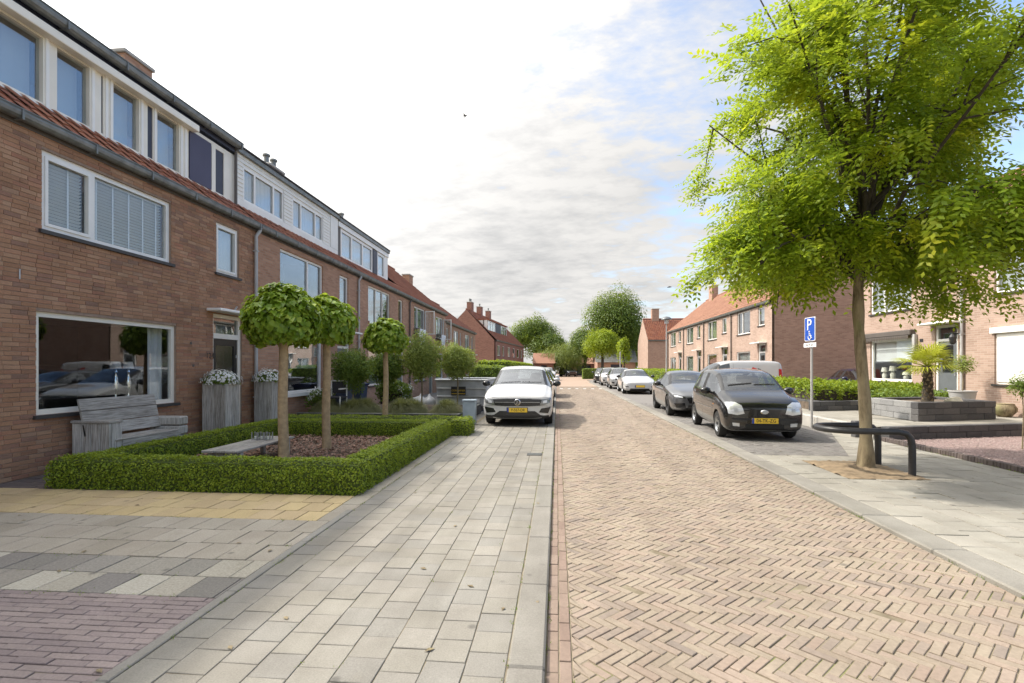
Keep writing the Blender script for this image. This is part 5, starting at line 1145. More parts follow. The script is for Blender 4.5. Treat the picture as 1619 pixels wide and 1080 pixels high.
# --- silver saloon
st = [(0, .33, .56, .64, .62, .46, 0), (.05, .24, .62, .72, .78, .54, 0), (.25, .17, .74, .83, .88, .60, 0), (.8, .16, .84, .93, .905, .66, 0), (1.42, .16, .90, .99, .91, .68, 0), (1.85, .16, .92, 1.2, .91, .62, 1), (2.28, .16, .93, 1.39, .91, .55, 1), (2.75, .16, .94, 1.43, .91, .55, 1), (2.83, .16, .94, 1.43, .91, .55, 1), (3.5, .16, .96, 1.39, .905, .53, 1), (3.58, .16, .96, 1.38, .905, .53, 1), (3.75, .17, .97, 1.33, .90, .52, 1), (4.3, .22, .95, 1.05, .89, .60, 0), (4.62, .28, .9, .97, .84, .56, 0), (4.69, .38, .74, .8, .74, .5, 0)]
det = [('grille', 'dark_trim', [(-.36, .44), (0, .43), (.36, .44)], [(-.44, .60), (0, .63), (.44, .60)], dict(nu=20, off=.007)), ('grille_bar', 'chrome', [(-.4, .53), (.4, .53)], [(-.4, .545), (.4, .545)], dict(nu=16, nv=1, off=.014)),
       ('headlight', 'dark_trim', [(.48, .58), (.66, .60), (.80, .66)], [(.48, .645), (.68, .69), (.82, .71)], dict(both=True, off=.01)), ('headlight_eye', 'lamp_lens', [(.56, .60), (.74, .635)], [(.56, .64), (.75, .68)], dict(both=True, off=.016, nu=6, nv=2)),
       ('side_intake', 'dark_trim', [(.46, .30), (.74, .31)], [(.5, .45), (.80, .43)], dict(both=True, off=.008)), ('lower_grille', 'dark_trim', [(-.42, .27), (.42, .27)], [(-.4, .38), (.4, .38)], dict(nu=16, off=.008)),
       ('lip_trim', 'chrome', [(-.78, .28), (-.42, .22), (.42, .22), (.78, .28)], [(-.78, .30), (-.42, .245), (.42, .245), (.78, .30)], dict(nu=24, nv=1, off=.014)),
       ('door_line', 'rubber', [(1.75, .36), (1.72, .9)], [(1.758, .36), (1.728, .9)], dict(view='side', both=True, off=.004, nu=8, nv=1)), ('door_line', 'rubber', [(2.8, .3), (2.8, .92)], [(2.808, .3), (2.808, .92)], dict(view='side', both=True, off=.004, nu=8, nv=1)),
       ('window_trim', 'dark_trim', [(1.7, .905), (3.9, .965)], [(1.7, .925), (3.9, .985)], dict(view='side', both=True, off=.006, nu=20, nv=1))]
ca, pt_, bv = car('silver grey saloon parked behind the black hatchback', (4.36, 15.75, 0), R(-2.5), 'paint_silver', st, (.82, 3.65), .325, (4, 6, 11, 12), (4, 11, (7, 9)), det, tw=.21, mirrors=(1.95, .98, 'dark_trim'), rimm='steel_black')
h = bv.ray_cast(Vector((0, -3, .54)), Vector((0, 1, 0)))[0]; disc(ca, 'badge', 'chrome', 0, h.y-.02, .54, .07, .07)
SAL = st
# --- white electric saloon farther up
det = [('headlight', 'lamp_lens', [(.50, .62), (.78, .68)], [(.52, .68), (.80, .76)], dict(both=True, off=.008)), ('lower_grille', 'dark_trim', [(-.55, .27), (.55, .27)], [(-.5, .33), (.5, .33)], dict(nu=16, off=.008)), ('fog_slot', 'dark_trim', [(.6, .4), (.78, .42)], [(.62, .45), (.8, .47)], dict(both=True, off=.008))]
car('white electric saloon with smooth nose parked on the right, middle of the row', (4.62, 28.9, 0), R(-1.5), 'paint_white', SAL, (.84, 3.7), .33, (4, 6, 11, 12), (4, 11, (7, 9)), det, mirrors=(1.95, .98, 'dark_trim'), plate=('', .45, -.01), group='cars parked far up on the right', far=True)
HAT = [(0, .36, .64, .74, .62, .46, 0), (.05, .27, .72, .82, .78, .52, 0), (.22, .2, .84, .93, .86, .58, 0), (.62, .18, .92, 1.0, .89, .62, 0), (1.0, .18, .96, 1.05, .895, .64, 0), (1.32, .18, .97, 1.25, .895, .6, 1), (1.8, .18, .98, 1.47, .895, .56, 1), (2.35, .18, 1.0, 1.5, .895, .56, 1), (2.43, .18, 1.0, 1.5, .895, .56, 1), (3.1, .18, 1.02, 1.48, .89, .55, 1), (3.2, .18, 1.02, 1.47, .89, .55, 1), (3.7, .2, 1.03, 1.42, .88, .53, 1), (3.98, .25, .96, 1.1, .86, .58, 0), (4.08, .3, .88, .95, .82, .55, 0), (4.12, .4, .72, .8, .72, .48, 0)]
fdet = [('grille', 'dark_trim', [(-.5, .64), (.5, .64)], [(-.52, .72), (.52, .72)], dict(nu=16, off=.008)), ('headlight', 'lamp_lens', [(.52, .66), (.78, .70)], [(.54, .76), (.80, .80)], dict(both=True, off=.01)), ('lower_grille', 'dark_trim', [(-.45, .34), (.45, .34)], [(-.4, .5), (.4, .5)], dict(nu=14, off=.008)), ('fog_slot', 'dark_trim', [(.55, .4), (.72, .41)], [(.56, .5), (.75, .51)], dict(both=True, off=.008))]
def hat(label, x, y, rz, paint, group=None, det=fdet): return car(label, (x, y, 0), rz, paint, HAT, (.8, 3.4), .315, (4, 6, 11, 12), (4, 11, (7, 9)), det, mirrors=(1.45, 1.03, paint), group=group, far=True)
GP = 'cars parked far up on the right'
hat('pale grey hatchback right behind the white electric saloon', 4.5, 35.4, R(-2), 'paint_lightgrey', GP)
hat('white hatchback with black front corners, second behind the electric saloon', 4.45, 41.8, R(-2), 'paint_white', GP)
hat('dark grey car at the far end of the right parking row', 4.4, 48.2, R(-2), 'paint_dark', GP)
hat('white car crossing at the far end of the street', -1.0, 57.5, R(4), 'paint_white')
hat('dark car under the far carport at the end of the street', 2.4, 80, R(20), 'paint_dark')
hat('light grey car parked directly behind the white crossover', -1.0, 19.2, R(0), 'paint_lightgrey', 'cars behind the crossover')
hat('white car parked third in the left row', -.98, 25.6, R(0), 'paint_white', 'cars behind the crossover')
hat('dark blue car beside the brown side gable, mostly hidden by the shrubs', 13.6, 22.3, R(-8), 'paint_navy')
# --- white delivery van side-on behind the black hatchback
st = [(0, .36, .70, .80, .66, .5, 0), (.06, .27, .82, .92, .82, .56, 0), (.3, .22, .98, 1.06, .88, .6, 0), (.75, .2, 1.06, 1.14, .895, .64, 0), (.98, .2, 1.08, 1.18, .90, .66, 0), (1.3, .2, 1.1, 1.45, .90, .66, 1), (1.72, .2, 1.1, 1.76, .90, .66, 1), (2.2, .2, 1.1, 1.84, .90, .68, 1), (2.3, .2, 1.1, 1.845, .90, .68, 1), (3.0, .2, 1.12, 1.85, .90, .69, 1), (3.7, .2, 1.12, 1.85, .90, .69, 1), (4.25, .22, 1.12, 1.82, .895, .69, 1), (4.36, .26, 1.1, 1.74, .88, .66, 1), (4.40, .34, .98, 1.5, .84, .62, 1), (4.41, .4, .9, 1.3, .8, .58, 1)]
vd = [('headlight', 'lamp_lens', [(.55, .74), (.8, .78)], [(.57, .88), (.82, .94)], dict(both=True, off=.01)), ('tail_light', 'red_lens', [(4.18, .95), (4.36, .95)], [(4.2, 1.45), (4.36, 1.45)], dict(view='side', both=True, off=.01)), ('logo_mark', 'logo_red', [(3.05, 1.44), (3.22, 1.40)], [(3.10, 1.54), (3.3, 1.46)], dict(view='side', both=True, off=.006)), ('logo_mark', 'grey_paint', [(3.3, 1.40), (3.42, 1.38)], [(3.32, 1.5), (3.45, 1.44)], dict(view='side', both=True, off=.006)), ('door_line', 'grey_paint', [(2.28, .4), (2.28, 1.7)], [(2.288, .4), (2.288, 1.7)], dict(view='side', both=True, off=.004, nu=8, nv=1))]
car('white delivery van parked side-on behind the black hatchback', (5.5, 24.0, 0), R(-90), 'paint_white', st, (.9, 3.6), .32, (4, 6, 12, 12), (4, 7, ()), vd, name='delivery_van', mirrors=(1.4, 1.2, 'black_plastic'))
# ------------------------------------------------------------------ foliage
def unit(a): return a/np.maximum(np.linalg.norm(a, axis=-1, keepdims=True), 1e-6)
def rdir(n): return unit(RNG.normal(size=(n, 3)))
def leaf_mesh(name, C, N, T, L, Wd, fold=.15, shape='rhomb'):
    """one small leaf per row: centre C, facing N, pointing T"""
    n = len(C); N = unit(N); T = unit(T-N*(T*N).sum(1, keepdims=True)); B = np.cross(N, T)
    L = np.broadcast_to(np.asarray(L, float).reshape(-1, 1), (n, 1)); Wd = np.broadcast_to(np.asarray(Wd, float).reshape(-1, 1), (n, 1))
    if shape == 'rhomb': P = [(0, -.5, 0), (.5, -.05, fold), (0, .5, 0), (-.5, -.05, fold)]; F = [(0, 1, 2), (0, 2, 3)]
    elif shape == 'quad': P = [(0, -.5, 0), (.5, 0, fold), (0, .5, 0), (-.5, 0, fold)]; F = [(0, 1, 2, 3)]
    else: P = [(0, -.5, 0), (.38, -.52, .04), (.5, -.16, .08), (.27, .2, .04), (0, .5, -.12), (-.27, .2, .04), (-.5, -.16, .08), (-.38, -.52, .04), (0, -.1, -.03)]; F = [(8, i, (i+1) % 8) for i in range(8)]
    V = np.stack([C+B*(x*Wd)+T*(y*L)+N*(z*Wd) for x, y, z in P], 1).reshape(-1, 3)
    return np_mesh(name, V, (np.array(F)[None]+np.arange(n)[:, None, None]*len(P)).reshape(-1, len(F[0])))
def foliage(name, parent, mat, *a, **k):
    me = leaf_mesh(name, *a, **k); o = link(name, me, mat, parent); o['kind'] = 'stuff'; return o
def vnoise(P, s, seed=0):
    q = P*s; return (np.sin(q[:, 0]*1.7+seed)+np.sin(q[:, 1]*1.9+1.3*seed+q[:, 2])+np.sin(q[:, 2]*1.6+q[:, 0]*.7+2.1*seed))/3
def hedge(label, boxes, mat='leaf_box', dens=3300, leaf=.031, name='box_hedge', core='leaf_green', group=None, rough=.02):
    b = boxes[0]; root = empty(name, ((b[0]+b[1])/2, (b[2]+b[3])/2, 0), label, 'hedge', group)
    m = MB()
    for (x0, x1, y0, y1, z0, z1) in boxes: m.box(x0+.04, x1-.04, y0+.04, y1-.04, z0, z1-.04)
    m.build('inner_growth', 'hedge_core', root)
    CC, NN = [], []
    for (x0, x1, y0, y1, z0, z1) in boxes:
        for (ax, sgn, A) in ((0, -1, (y1-y0)*(z1-z0)), (0, 1, (y1-y0)*(z1-z0)), (1, -1, (x1-x0)*(z1-z0)), (1, 1, (x1-x0)*(z1-z0)), (2, 1, (x1-x0)*(y1-y0))):
            n = int(A*dens); P = np.stack([RNG.uniform(x0, x1, n), RNG.uniform(y0, y1, n), RNG.uniform(z0, z1, n)], 1)
            P[:, ax] = (x0, y0, z0)[ax] if sgn < 0 else (x1, y1, z1)[ax]
            Nn = np.zeros((n, 3)); Nn[:, ax] = sgn
            c = np.array([(x0+x1)/2, (y0+y1)/2, (z0+z1)/2]); r = .09                       # rounded shoulders
            ez = np.clip((P[:, 2]-(z1-r))/r, 0, 1); hx = np.minimum(np.minimum(P[:, 0]-x0, x1-P[:, 0]), np.minimum(P[:, 1]-y0, y1-P[:, 1])); eh = np.clip((r-hx)/r, 0, 1)
            P[:, 2] -= eh**2*.045; d = P[:, :2]-c[:2]; P[:, :2] -= np.sign(d)*(ez**2*.03)[:, None]
            P += Nn*(vnoise(P, 9, 1)*rough+vnoise(P, 23, 2)*rough*.5+RNG.normal(0, .012, n))[:, None]
            CC.append(P); NN.append(Nn)
    C = np.concatenate(CC); N = np.concatenate(NN); n = len(C); N = unit(N*.8+np.array([0, 0, .35])+rdir(n)*.75)
    foliage('leaves', root, mat, C, N, rdir(n)+np.array([0, 0, .5]), RNG.uniform(.8, 1.25, n)*leaf, RNG.uniform(.55, .8, n)*leaf)
    return root
hedge('clipped box hedge framing the square bed with the two ball trees', [(-6.5, -2.37, 5.9, 6.3, 0, .385), (-2.78, -2.37, 6.3, 11.1, 0, .385), (-6.5, -6.08, 6.3, 11.1, 0, .37), (-6.08, -2.78, 10.68, 11.1, 0, .37)])
hedge('second clipped box hedge behind the square one, before the grey bed', [(-6.7, -1.98, 11.62, 12.02, 0, .37), (-2.42, -1.98, 11.2, 11.62, 0, .375)], dens=2300)
hedge('yellow green hedge beyond the metal skip', [(-4.3, -2.5, 27, 52, 0, 1.85)], 'leaf_lime', 130, .13, 'garden_hedge', rough=.08)
hedge('dark green hedge right behind the metal skip', [(-3.9, -2.6, 22.5, 26.8, 0, 1.55)], 'leaf_green', 300, .10, 'garden_hedge', rough=.08)
hedge('low dark hedge at the far right bend of the street', [(3.3, 8.0, 66, 67.5, 0, 1.3)], 'leaf_green', 120, .14, 'garden_hedge')
hedge('bright green hedge in front of the salmon row', [(7.2, 8.2, 33, 52, 0, 1.3)], 'leaf_lime', 130, .13, 'garden_hedge', rough=.1)
def shrub(label, boxes, mat, n, leaf, name='shrub', cat='shrub', flowers=0, group=None):
    b = boxes[0]; root = empty(name, ((b[0]+b[1])/2, (b[2]+b[3])/2, b[4]), label, cat, group)
    tot = sum((b[1]-b[0])*(b[3]-b[2]) for b in boxes); CC = []
    for (x0, x1, y0, y1, z0, z1) in boxes:
        k = int(n*(x1-x0)*(y1-y0)/tot); P = np.stack([RNG.uniform(x0, x1, k), RNG.uniform(y0, y1, k), RNG.random(k)], 1)
        top = z0+(z1-z0)*(.78+.2*vnoise(np.c_[P[:, :2], P[:, :1]*0], 4, 3)+.12*vnoise(np.c_[P[:, :2], P[:, :1]*0], 11, 5)); P[:, 2] = z0+(top-z0)*(P[:, 2]**.45); CC.append(P)
        m = MB(); m.box(x0+.15, x1-.15, y0+.15, y1-.15, z0, z0+(z1-z0)*.45); m.build('stems', 'bark_dark', root)
    C = np.concatenate(CC); k = len(C); N = unit(rdir(k)*.9+np.array([-.1, -.3, .8]))
    foliage('leaves', root, mat, C, N, rdir(k)*.8+np.array([0, 0, -.3]), RNG.uniform(.7, 1.3, k)*leaf, RNG.uniform(.45, .7, k)*leaf, shape='rhomb')
    if flowers:
        P = C[RNG.permutation(k)[:flowers]]+np.array([0, -.03, .05]); Q = np.repeat(P, 30, 0)+RNG.normal(0, leaf*.55, (flowers*30, 3))
        foliage('blossom', root, 'flower_white', Q, rdir(len(Q))+np.array([0, -.3, .5]), rdir(len(Q)), .04, .035)
    return root
shrub('lime green leafy shrubs in the block bed before the brown gable', [(7.45, 8.4, 15.6, 19.8, .5, 1.3), (8.2, 11.3, 16.3, 19.5, .5, 1.15)], 'leaf_lime', 16000, .10)
shrub('green leafy planting below the awning window', [(9.3, 11.5, 15.2, 17.4, .28, .98)], 'leaf_green', 5000, .09)
shrub('white flowering hydrangea beside the third ball tree', [(-6.5, -5.4, 17.6, 18.6, .1, 1.15)], 'leaf_green', 2600, .10, flowers=26)
shrub('white blossoming bush by the garden chair', [(-7.1, -6.5, 13.7, 14.5, .1, 1.0)], 'leaf_green', 1400, .08, flowers=20)

# ball trees: large overlapping leaves, the nearest ones single
def ball_tree(label, x, y, zc, rx, rz, tr, n, seed, nsingle, fork):
    root = empty('ball_tree', (x, y, 0), label, 'tree', 'clipped ball trees in the front garden')
    pts = [(x+.01*math.sin(k*1.3+seed), y, k*(zc-rz*.5)/6) for k in range(7)]
    MB().tube([(x, y, -.02)]+pts[0:], [tr*1.45, tr*1.25]+[tr*(1.08-.03*k) for k in range(6)], 12).build('trunk', 'bark_light', root, True)
    m = MB()
    for k in range(9):
        a = k*2*math.pi/9+seed; e = (x+math.cos(a)*rx*.6, y+math.sin(a)*rx*.6, zc+rz*.25); m.tube([(x, y, zc-rz*.6), ((x+e[0])/2, (y+e[1])/2, zc-rz*.2), e], [.025, .018, .008], 6)
    m.build('limbs', 'bark_dark', root, True)
    d = rdir(n); d[:, 2] = np.where(d[:, 2] < -.8, -d[:, 2], d[:, 2]); rr = RNG.uniform(.62, 1.04, n)**.7
    lump = 1+.12*vnoise(d, 4, seed)+.09*vnoise(d, 9, seed+1)
    C = d*np.array([rx, rx, rz])*(rr*lump)[:, None]+np.array([x, y, zc]); lo = zc-rz*.5; C[:, 2] = np.where(C[:, 2] < lo, lo+(C[:, 2]-lo)*.62+RNG.normal(0, .02, n), C[:, 2])
    N = unit(d*np.array([1, 1, 1.2])+np.array([0, 0, .6])+rdir(n)*.6); T = np.stack([d[:, 0]*.6, d[:, 1]*.6, -.7*np.ones(n)], 1)+rdir(n)*.7
    L = RNG.uniform(.065, .135, n); Wd = L*RNG.uniform(.65, .9, n)
    toC = unit(np.array([0, 0, 1.55])-C); face = (d*toC).sum(1)*rr; order = np.argsort(-face); sing = order[:nsingle]; rest = order[nsingle:]
    cr = empty('crown', (x, y, zc), parent=root)
    foliage('leaf_mass', cr, 'leaf_catalpa', C[rest], N[rest], T[rest], L[rest], Wd[rest], shape='heart')
    me = leaf_mesh('leaf', np.zeros((1, 3)), np.array([[0, 0, 1.]]), np.array([[0, 1., 0]]), 1.0, .85, shape='heart'); me.materials.append(MATS['leaf_catalpa'])
    for i in sing:
        nn = Vector(N[i]).normalized(); t = Vector(T[i]); t = (t-nn*t.dot(nn)).normalized(); B = t.cross(nn)
        o = bpy.data.objects.new('leaf', me); COL.objects.link(o); o.parent = cr
        o.matrix_basis = Matrix.Translation(Vector(C[i])-WL[cr.name]) @ Matrix((B, t, nn)).transposed().to_4x4() @ Matrix.Diagonal((L[i], L[i], L[i], 1))
    return root
ball_tree('nearest ball-crowned tree standing beside the low wooden table', -4.47, 7.92, 2.30, .585, .56, .075, 4200, 1, 290, 0)
ball_tree('middle ball-crowned tree rising from the bark mulch', -4.22, 8.95, 2.33, .51, .50, .07, 3700, 2, 290, 0)
ball_tree('farthest and smallest ball-crowned tree behind the second hedge', -4.25, 12.25, 2.25, .52, .48, .065, 3600, 3, 200, 0)

def standard(label, x, y, z0, zc, r, mat='leaf_olive', n=9000, leaf=.075, tr=.03, name='standard_tree', group='small standard trees in the raised bed', rz=None):
    root = empty(name, (x, y, z0), label, 'tree', group); rz = rz or r
    MB().tube([(x, y, z0-.05), (x+.02, y, (z0+zc)/2), (x, y, zc)], [tr, tr*.85, tr*.5], 8).build('trunk', 'bark_tree', root, True)
    m = MB(); tips = []
    for k in range(14):
        d = rdir(1)[0]; d[2] = abs(d[2])*.9-.1; e = np.array([x, y, zc])+d*np.array([r, r, rz])*.75; tips.append(e); m.tube([(x, y, zc-rz*.6), tuple((e+np.array([x, y, zc]))/2), tuple(e)], [tr*.5, tr*.3, .005], 5)
    m.build('limbs', 'bark_dark', root)
    d = rdir(n); rr = RNG.random(n)**.42; lump = 1+.26*vnoise(d, 3.3, x)+.16*vnoise(d, 8, y)+np.where(RNG.random(n) < .12, RNG.random(n)*.25, 0)
    C = d*(rr*lump)[:, None]*np.array([r, r, rz])+np.array([x, y, zc]); N = unit(d*.6+rdir(n)*.7+np.array([0, 0, .4]))
    foliage('crown', root, mat, C, N, d+rdir(n)*.6+np.array([0, 0, .2]), RNG.uniform(.8, 1.4, n)*leaf, RNG.uniform(.3, .45, n)*leaf)
standard('first small standard tree in the grey bed, darkest', -5.95, 14.3, .25, 1.5, .62, 'leaf_green', 9000)
standard('second small standard tree behind the third ball tree', -5.35, 15.6, .25, 1.55, .55, 'leaf_green', 9000)
standard('third small standard tree with bright tip left of the skip', -4.25, 15.6, .25, 1.85, .66, 'leaf_olive', 10000, rz=.72)
standard('fourth small standard tree in front of the skip', -3.35, 16.8, .25, 1.75, .6, 'leaf_olive', 9000)
standard('small standard shrub growing from the pink gravel at the right edge', 8.6, 10.2, .02, 1.2, .22, 'leaf_green', 900, .05, .012, 'standard_shrub', None)

# big street tree on the right with feathery compound leaves
def street_tree(label, x, y, cz, rx, rz):
    root = empty('street_tree', (x, y, 0), label, 'tree')
    pts, rad = [], []
    for k in range(15):
        z = k*.27-.05; pts.append((x-.03*z+.035*math.sin(z*1.9), y+.03*math.sin(z*1.3), z)); rad.append((.132 if k == 0 else .104 if k == 1 else .090-.0024*k)*(1+(.2 if k in (9,) else .06*math.sin(k*2.1))))
    MB().tube(pts, rad, 14).build('trunk', 'bark_tree', root, True)
    top = Vector(pts[-1]); m = MB(); anchors = []
    rs = random.Random(11); ctr = Vector((x+.05, y, cz))
    def wob(p, s): return p+Vector((rs.gauss(0, s), rs.gauss(0, s), rs.gauss(0, s)))
    low_ends = [(2.75, 8.7, 3.3), (3.3, 9.0, 3.25), (3.75, 7.6, 3.25), (3.1, 7.7, 3.35), (5.8, 8.5, 2.75), (6.5, 7.9, 2.9), (6.0, 7.3, 2.85)]
    for i in range(34):
        az = i*2.399+rs.random()*.5; el = rs.uniform(-.35, 1.3); dv = Vector((math.cos(az)*math.cos(el), math.sin(az)*math.cos(el), math.sin(el)))
        end = ctr+Vector((dv.x*rx, dv.y*rx, dv.z*rz))*rs.uniform(.72, .93)
        if i >= 22: el = -.3; end = Vector((x+math.cos(az)*rx*rs.uniform(.45, .92), y+math.sin(az)*rx*rs.uniform(.45, .92), rs.uniform(2.75, 3.6)))
        if i >= 27: el = -.3; end = Vector(low_ends[i-27]); dv = (end-Vector((x, y, 3.2))).normalized()
        st_ = Vector((x-.05, y, rs.uniform(2.7, 3.4))) if el < .2 else top+Vector((0, 0, rs.uniform(-.3, .0)))
        c1 = st_+Vector((dv.x*.5, dv.y*.5, .9+.5*max(0, dv.z))); path = []
        for k in range(8):
            t = k/7; p = st_*(1-t)**2+c1*2*t*(1-t)+end*t*t; path.append(wob(p, .05) if 0 < k < 7 else p)
        m.tube(path, [.036*(1-.82*k/7)+.004 for k in range(8)], 7)
        for j in range(7):
            t = rs.uniform(.35, 1); k = min(6, int(t*7)); p0 = path[k].lerp(path[k+1], t*7-k); d2 = (dv*.55+Vector((rs.gauss(0, .7), rs.gauss(0, .7), rs.gauss(0, .45)))).normalized(); ln = rs.uniform(.5, 1.15)
            p1 = p0+d2*ln*.5+Vector((0, 0, .1)); p2 = p0+d2*ln; m.tube([p0, p1, p2], [.016, .010, .004], 5)
            anchors += [(p0.lerp(p1, .5), .8), (p1, 1), (p1.lerp(p2, .5), 1), (p2, 1.2)]
    m.build('limbs', 'bark_dark', root, True)
    A = np.array([tuple(a[0]) for a in anchors]); wts = np.array([a[1] for a in anchors]); ns = 11500
    idx = RNG.choice(len(A), ns, p=wts/wts.sum()); P = A[idx]+RNG.normal(0, .12, (ns, 3)); q = (P-np.array(tuple(ctr)))/np.array([rx, rx, rz]); rr = np.linalg.norm(q, axis=1)
    q2_ = q.copy(); q2_[:, 2] = np.where(q[:, 2] < 0, q[:, 2]*.7, q[:, 2]); rr2 = np.linalg.norm(q2_, axis=1); keep = (rr2 < 1.05+.12*vnoise(unit(q), 3, 4)) & (P[:, 2] > np.where(P[:, 0] < 4.5, 2.85, 2.45)) & ((rr > .35) | (RNG.random(ns) < .5)); P = P[keep]; q = q[keep]; ns = len(P)
    out = unit(q); T = unit(out*np.array([1, 1, .35])+rdir(ns)*.75+np.array([0, 0, -.45])); N = unit(np.array([0, 0, 1.])+out*.3+rdir(ns)*.4); N = unit(N-T*(N*T).sum(1, keepdims=True)); B = np.cross(N, T)
    CC, NN, TT, LL = [], [], [], []; k = 11; LS = RNG.uniform(.22, .40, ns)[:, None]
    for j in range(k):
        s = (j//2)/5*1.0; side = (-1 if j % 2 else 1) if j < k-1 else 0; droop = -.25*s*s
        base = P+T*(LS*s)+np.array([0, 0, 1])*(LS*droop); dl = unit(T*.55+B*side*.9+np.array([0, 0, -.25])) if side else T
        ll = LS*(.30-.06*abs(s-.4)); CC.append(base+dl*ll*.5); TT.append(dl); NN.append(unit(N+rdir(ns)*.35)); LL.append(ll[:, 0]*RNG.uniform(.85, 1.15, ns))
    # order by spray so that neighbours share tint through the noise
    foliage('crown', root, 'leaf_tree', np.concatenate(CC), np.concatenate(NN), np.concatenate(TT), np.concatenate(LL), np.concatenate(LL)*.46, shape='quad', fold=.12)
street_tree('large street tree with feathery yellow green crown inside the black hoop guard', 4.66, 8.12, 5.45, 3.08, 3.15)

def far_tree(label, x, y, h, r, mat, n=5200, leaf=.32, trunk=.25, z0=None, rz=None, name='broad_tree', droop=False, lumps=11, group=None):
    root = empty(name, (x, y, 0), label, 'tree', group); rz = rz or (h*.42); zc = h-rz
    MB().tube([(x, y, -.1), (x+.1, y, zc*.6), (x, y, zc+rz*.4)], [trunk, trunk*.8, trunk*.3], 8).build('trunk', 'bark_dark', root, True)
    d0 = rdir(lumps); d0[:, 2] = np.abs(d0[:, 2])*1.1-.35; cen = d0*np.array([r, r, rz])*.62; lr = RNG.uniform(.38, .58, lumps)
    m = MB()
    for c in cen: m.tube([(x, y, zc-rz*.5), (x+c[0]*.5, y+c[1]*.5, zc+c[2]*.4), (x+c[0], y+c[1], zc+c[2])], [trunk*.4, trunk*.25, .03], 5)
    m.build('limbs', 'bark_dark', root)
    i = RNG.integers(0, lumps, n); d = rdir(n); rr = RNG.random(n)**.35
    C = cen[i]+d*(rr*lr[i]*(1+.2*vnoise(d, 4, 1)))[:, None]*np.array([r, r, rz])
    C = np.concatenate([C, rdir(n//4)*(RNG.random(n//4)**.4)[:, None]*np.array([r, r, rz])*.8]); d = np.concatenate([d, rdir(n//4)]); n2 = len(C)
    T = rdir(n2)+(np.array([0, 0, -2.5]) if droop else np.array([0, 0, -.2]))
    if droop: C[:, 2] -= RNG.random(n2)**2*rz*.7
    C[:, 2] = np.maximum(C[:, 2], -zc+.5)
    N = unit(d+rdir(n2)*.5+np.array([0, 0, .35]))
    foliage('crown', root, mat, C+np.array([x, y, zc]), N, T, RNG.uniform(.7, 1.3, n2)*leaf*(2.2 if droop else 1), RNG.uniform(.5, .8, n2)*leaf*(.5 if droop else 1))
far_tree('tall dark green tree towering behind the orange roofed house', 8.6, 78, 14.6, 4.8, 'leaf_far', 20000, .26, .4, rz=6.8, lumps=22)
far_tree('rounded green tree right of the red gable house', -4.3, 95, 12.0, 4.9, 'leaf_far', 14000, .30, .35, rz=5.2, lumps=16)
far_tree('low weeping tree with hanging pale foliage at the far bend', .6, 84, 6.2, 4.3, 'leaf_willow', 12000, .19, .3, rz=2.9, name='weeping_tree', droop=True, lumps=14)
far_tree('yellow green rounded tree before the tall dark tree', 5.2, 60, 6.5, 2.2, 'leaf_far_bright', 9000, .17, .2, rz=2.3, lumps=13)
far_tree('slender bright green sapling beside the lamp post', 6.4, 50, 4.7, .9, 'leaf_far_bright', 1800, .16, .08, rz=1.7, name='young_tree', lumps=7)
far_tree('dense green tree filling the gap behind the far bungalow', 1.5, 118, 7.5, 5.5, 'leaf_far', 3000, .5, .3, rz=3.5)
far_tree('dark broad tree behind the small garage', -1.6, 92, 8.2, 3.6, 'leaf_far', 9000, .28, .3, rz=3.4, lumps=12)
far_tree('full green tree left of the tall dark one', 4.6, 86, 8.5, 3.2, 'leaf_far', 9000, .26, .3, rz=3.6, lumps=12)
far_tree('green tree behind the shed beside the orange roof', 11.5, 82, 9.5, 3.4, 'leaf_far', 9000, .28, .3, rz=4.2, lumps=12)
far_tree('broad bush right of the far bungalow', 13.5, 90, 6, 4.5, 'leaf_far', 3000, .4, .3, rz=3.0)

# ------------------------------------------------------------------ garden things, left
mu = empty('mulch_bed', (-4.4, 8.6, 0)); mu['kind'] = 'structure'; sheet('mulch_soil', 'dark_soil', rect(-6.2, -2.7, 6.2, 10.8), .02, mu)
n = 9000; C = np.stack([RNG.uniform(-6.1, -2.75, n), RNG.uniform(6.25, 10.75, n), .03+RNG.random(n)*.045], 1)
N = unit(np.array([0, 0, 1.])+rdir(n)*.6); foliage('bark_chips', mu, 'mulch', C, N, rdir(n), RNG.uniform(.03, .075, n), RNG.uniform(.02, .04, n), shape='quad', fold=.1)
# low plank table with lanterns
tb = empty('garden_table', (-4.87, 7.7, 0), 'low weathered plank table standing on the bark mulch', 'table')
for k in range(3): box('plank', 'grey_wood_long', tb, -5.16+k*.19, -4.98+k*.19, 6.93+random.uniform(-.01, .01), 8.52+random.uniform(-.01, .01), .295, .33, c=.006)
for yy in (7.05, 8.36):
    for xx in (-5.12, -4.68): box('leg', 'grey_wood', tb, xx, xx+.07, yy-.035, yy+.035, 0, .294, c=.005)
    box('cross_rail', 'grey_wood', tb, -5.04, -4.69, yy-.02, yy+.02, .2, .29)
for k, nm in enumerate(('left', 'middle', 'right')):
    xx = -5.02+k*.11; j = empty('glass_lantern', (xx, 8.05, .33), f'small square glass lantern on the plank table, {nm} of three', 'lantern', 'glass lanterns on the table')
    m = MB(); s = .045
    for sx in (-1, 1):
        for sy in (-1, 1): m.box(xx+sx*s-.006, xx+sx*s+.006, 8.05+sy*s-.006, 8.05+sy*s+.006, .332, .46)
    m.box(xx-s, xx+s, 8.05-s, 8.05+s, .332, .342); m.build('frame', 'metal_grey', j); box('glass', 'window_glass_clear', j, xx-s+.004, xx+s-.004, 8.05-s+.004, 8.05+s-.004, .343, .445)
    MB().lathe([(.025, .343), (.025, .39)], (xx, 8.05, 0), 12).build('candle', 'flower_white', j)
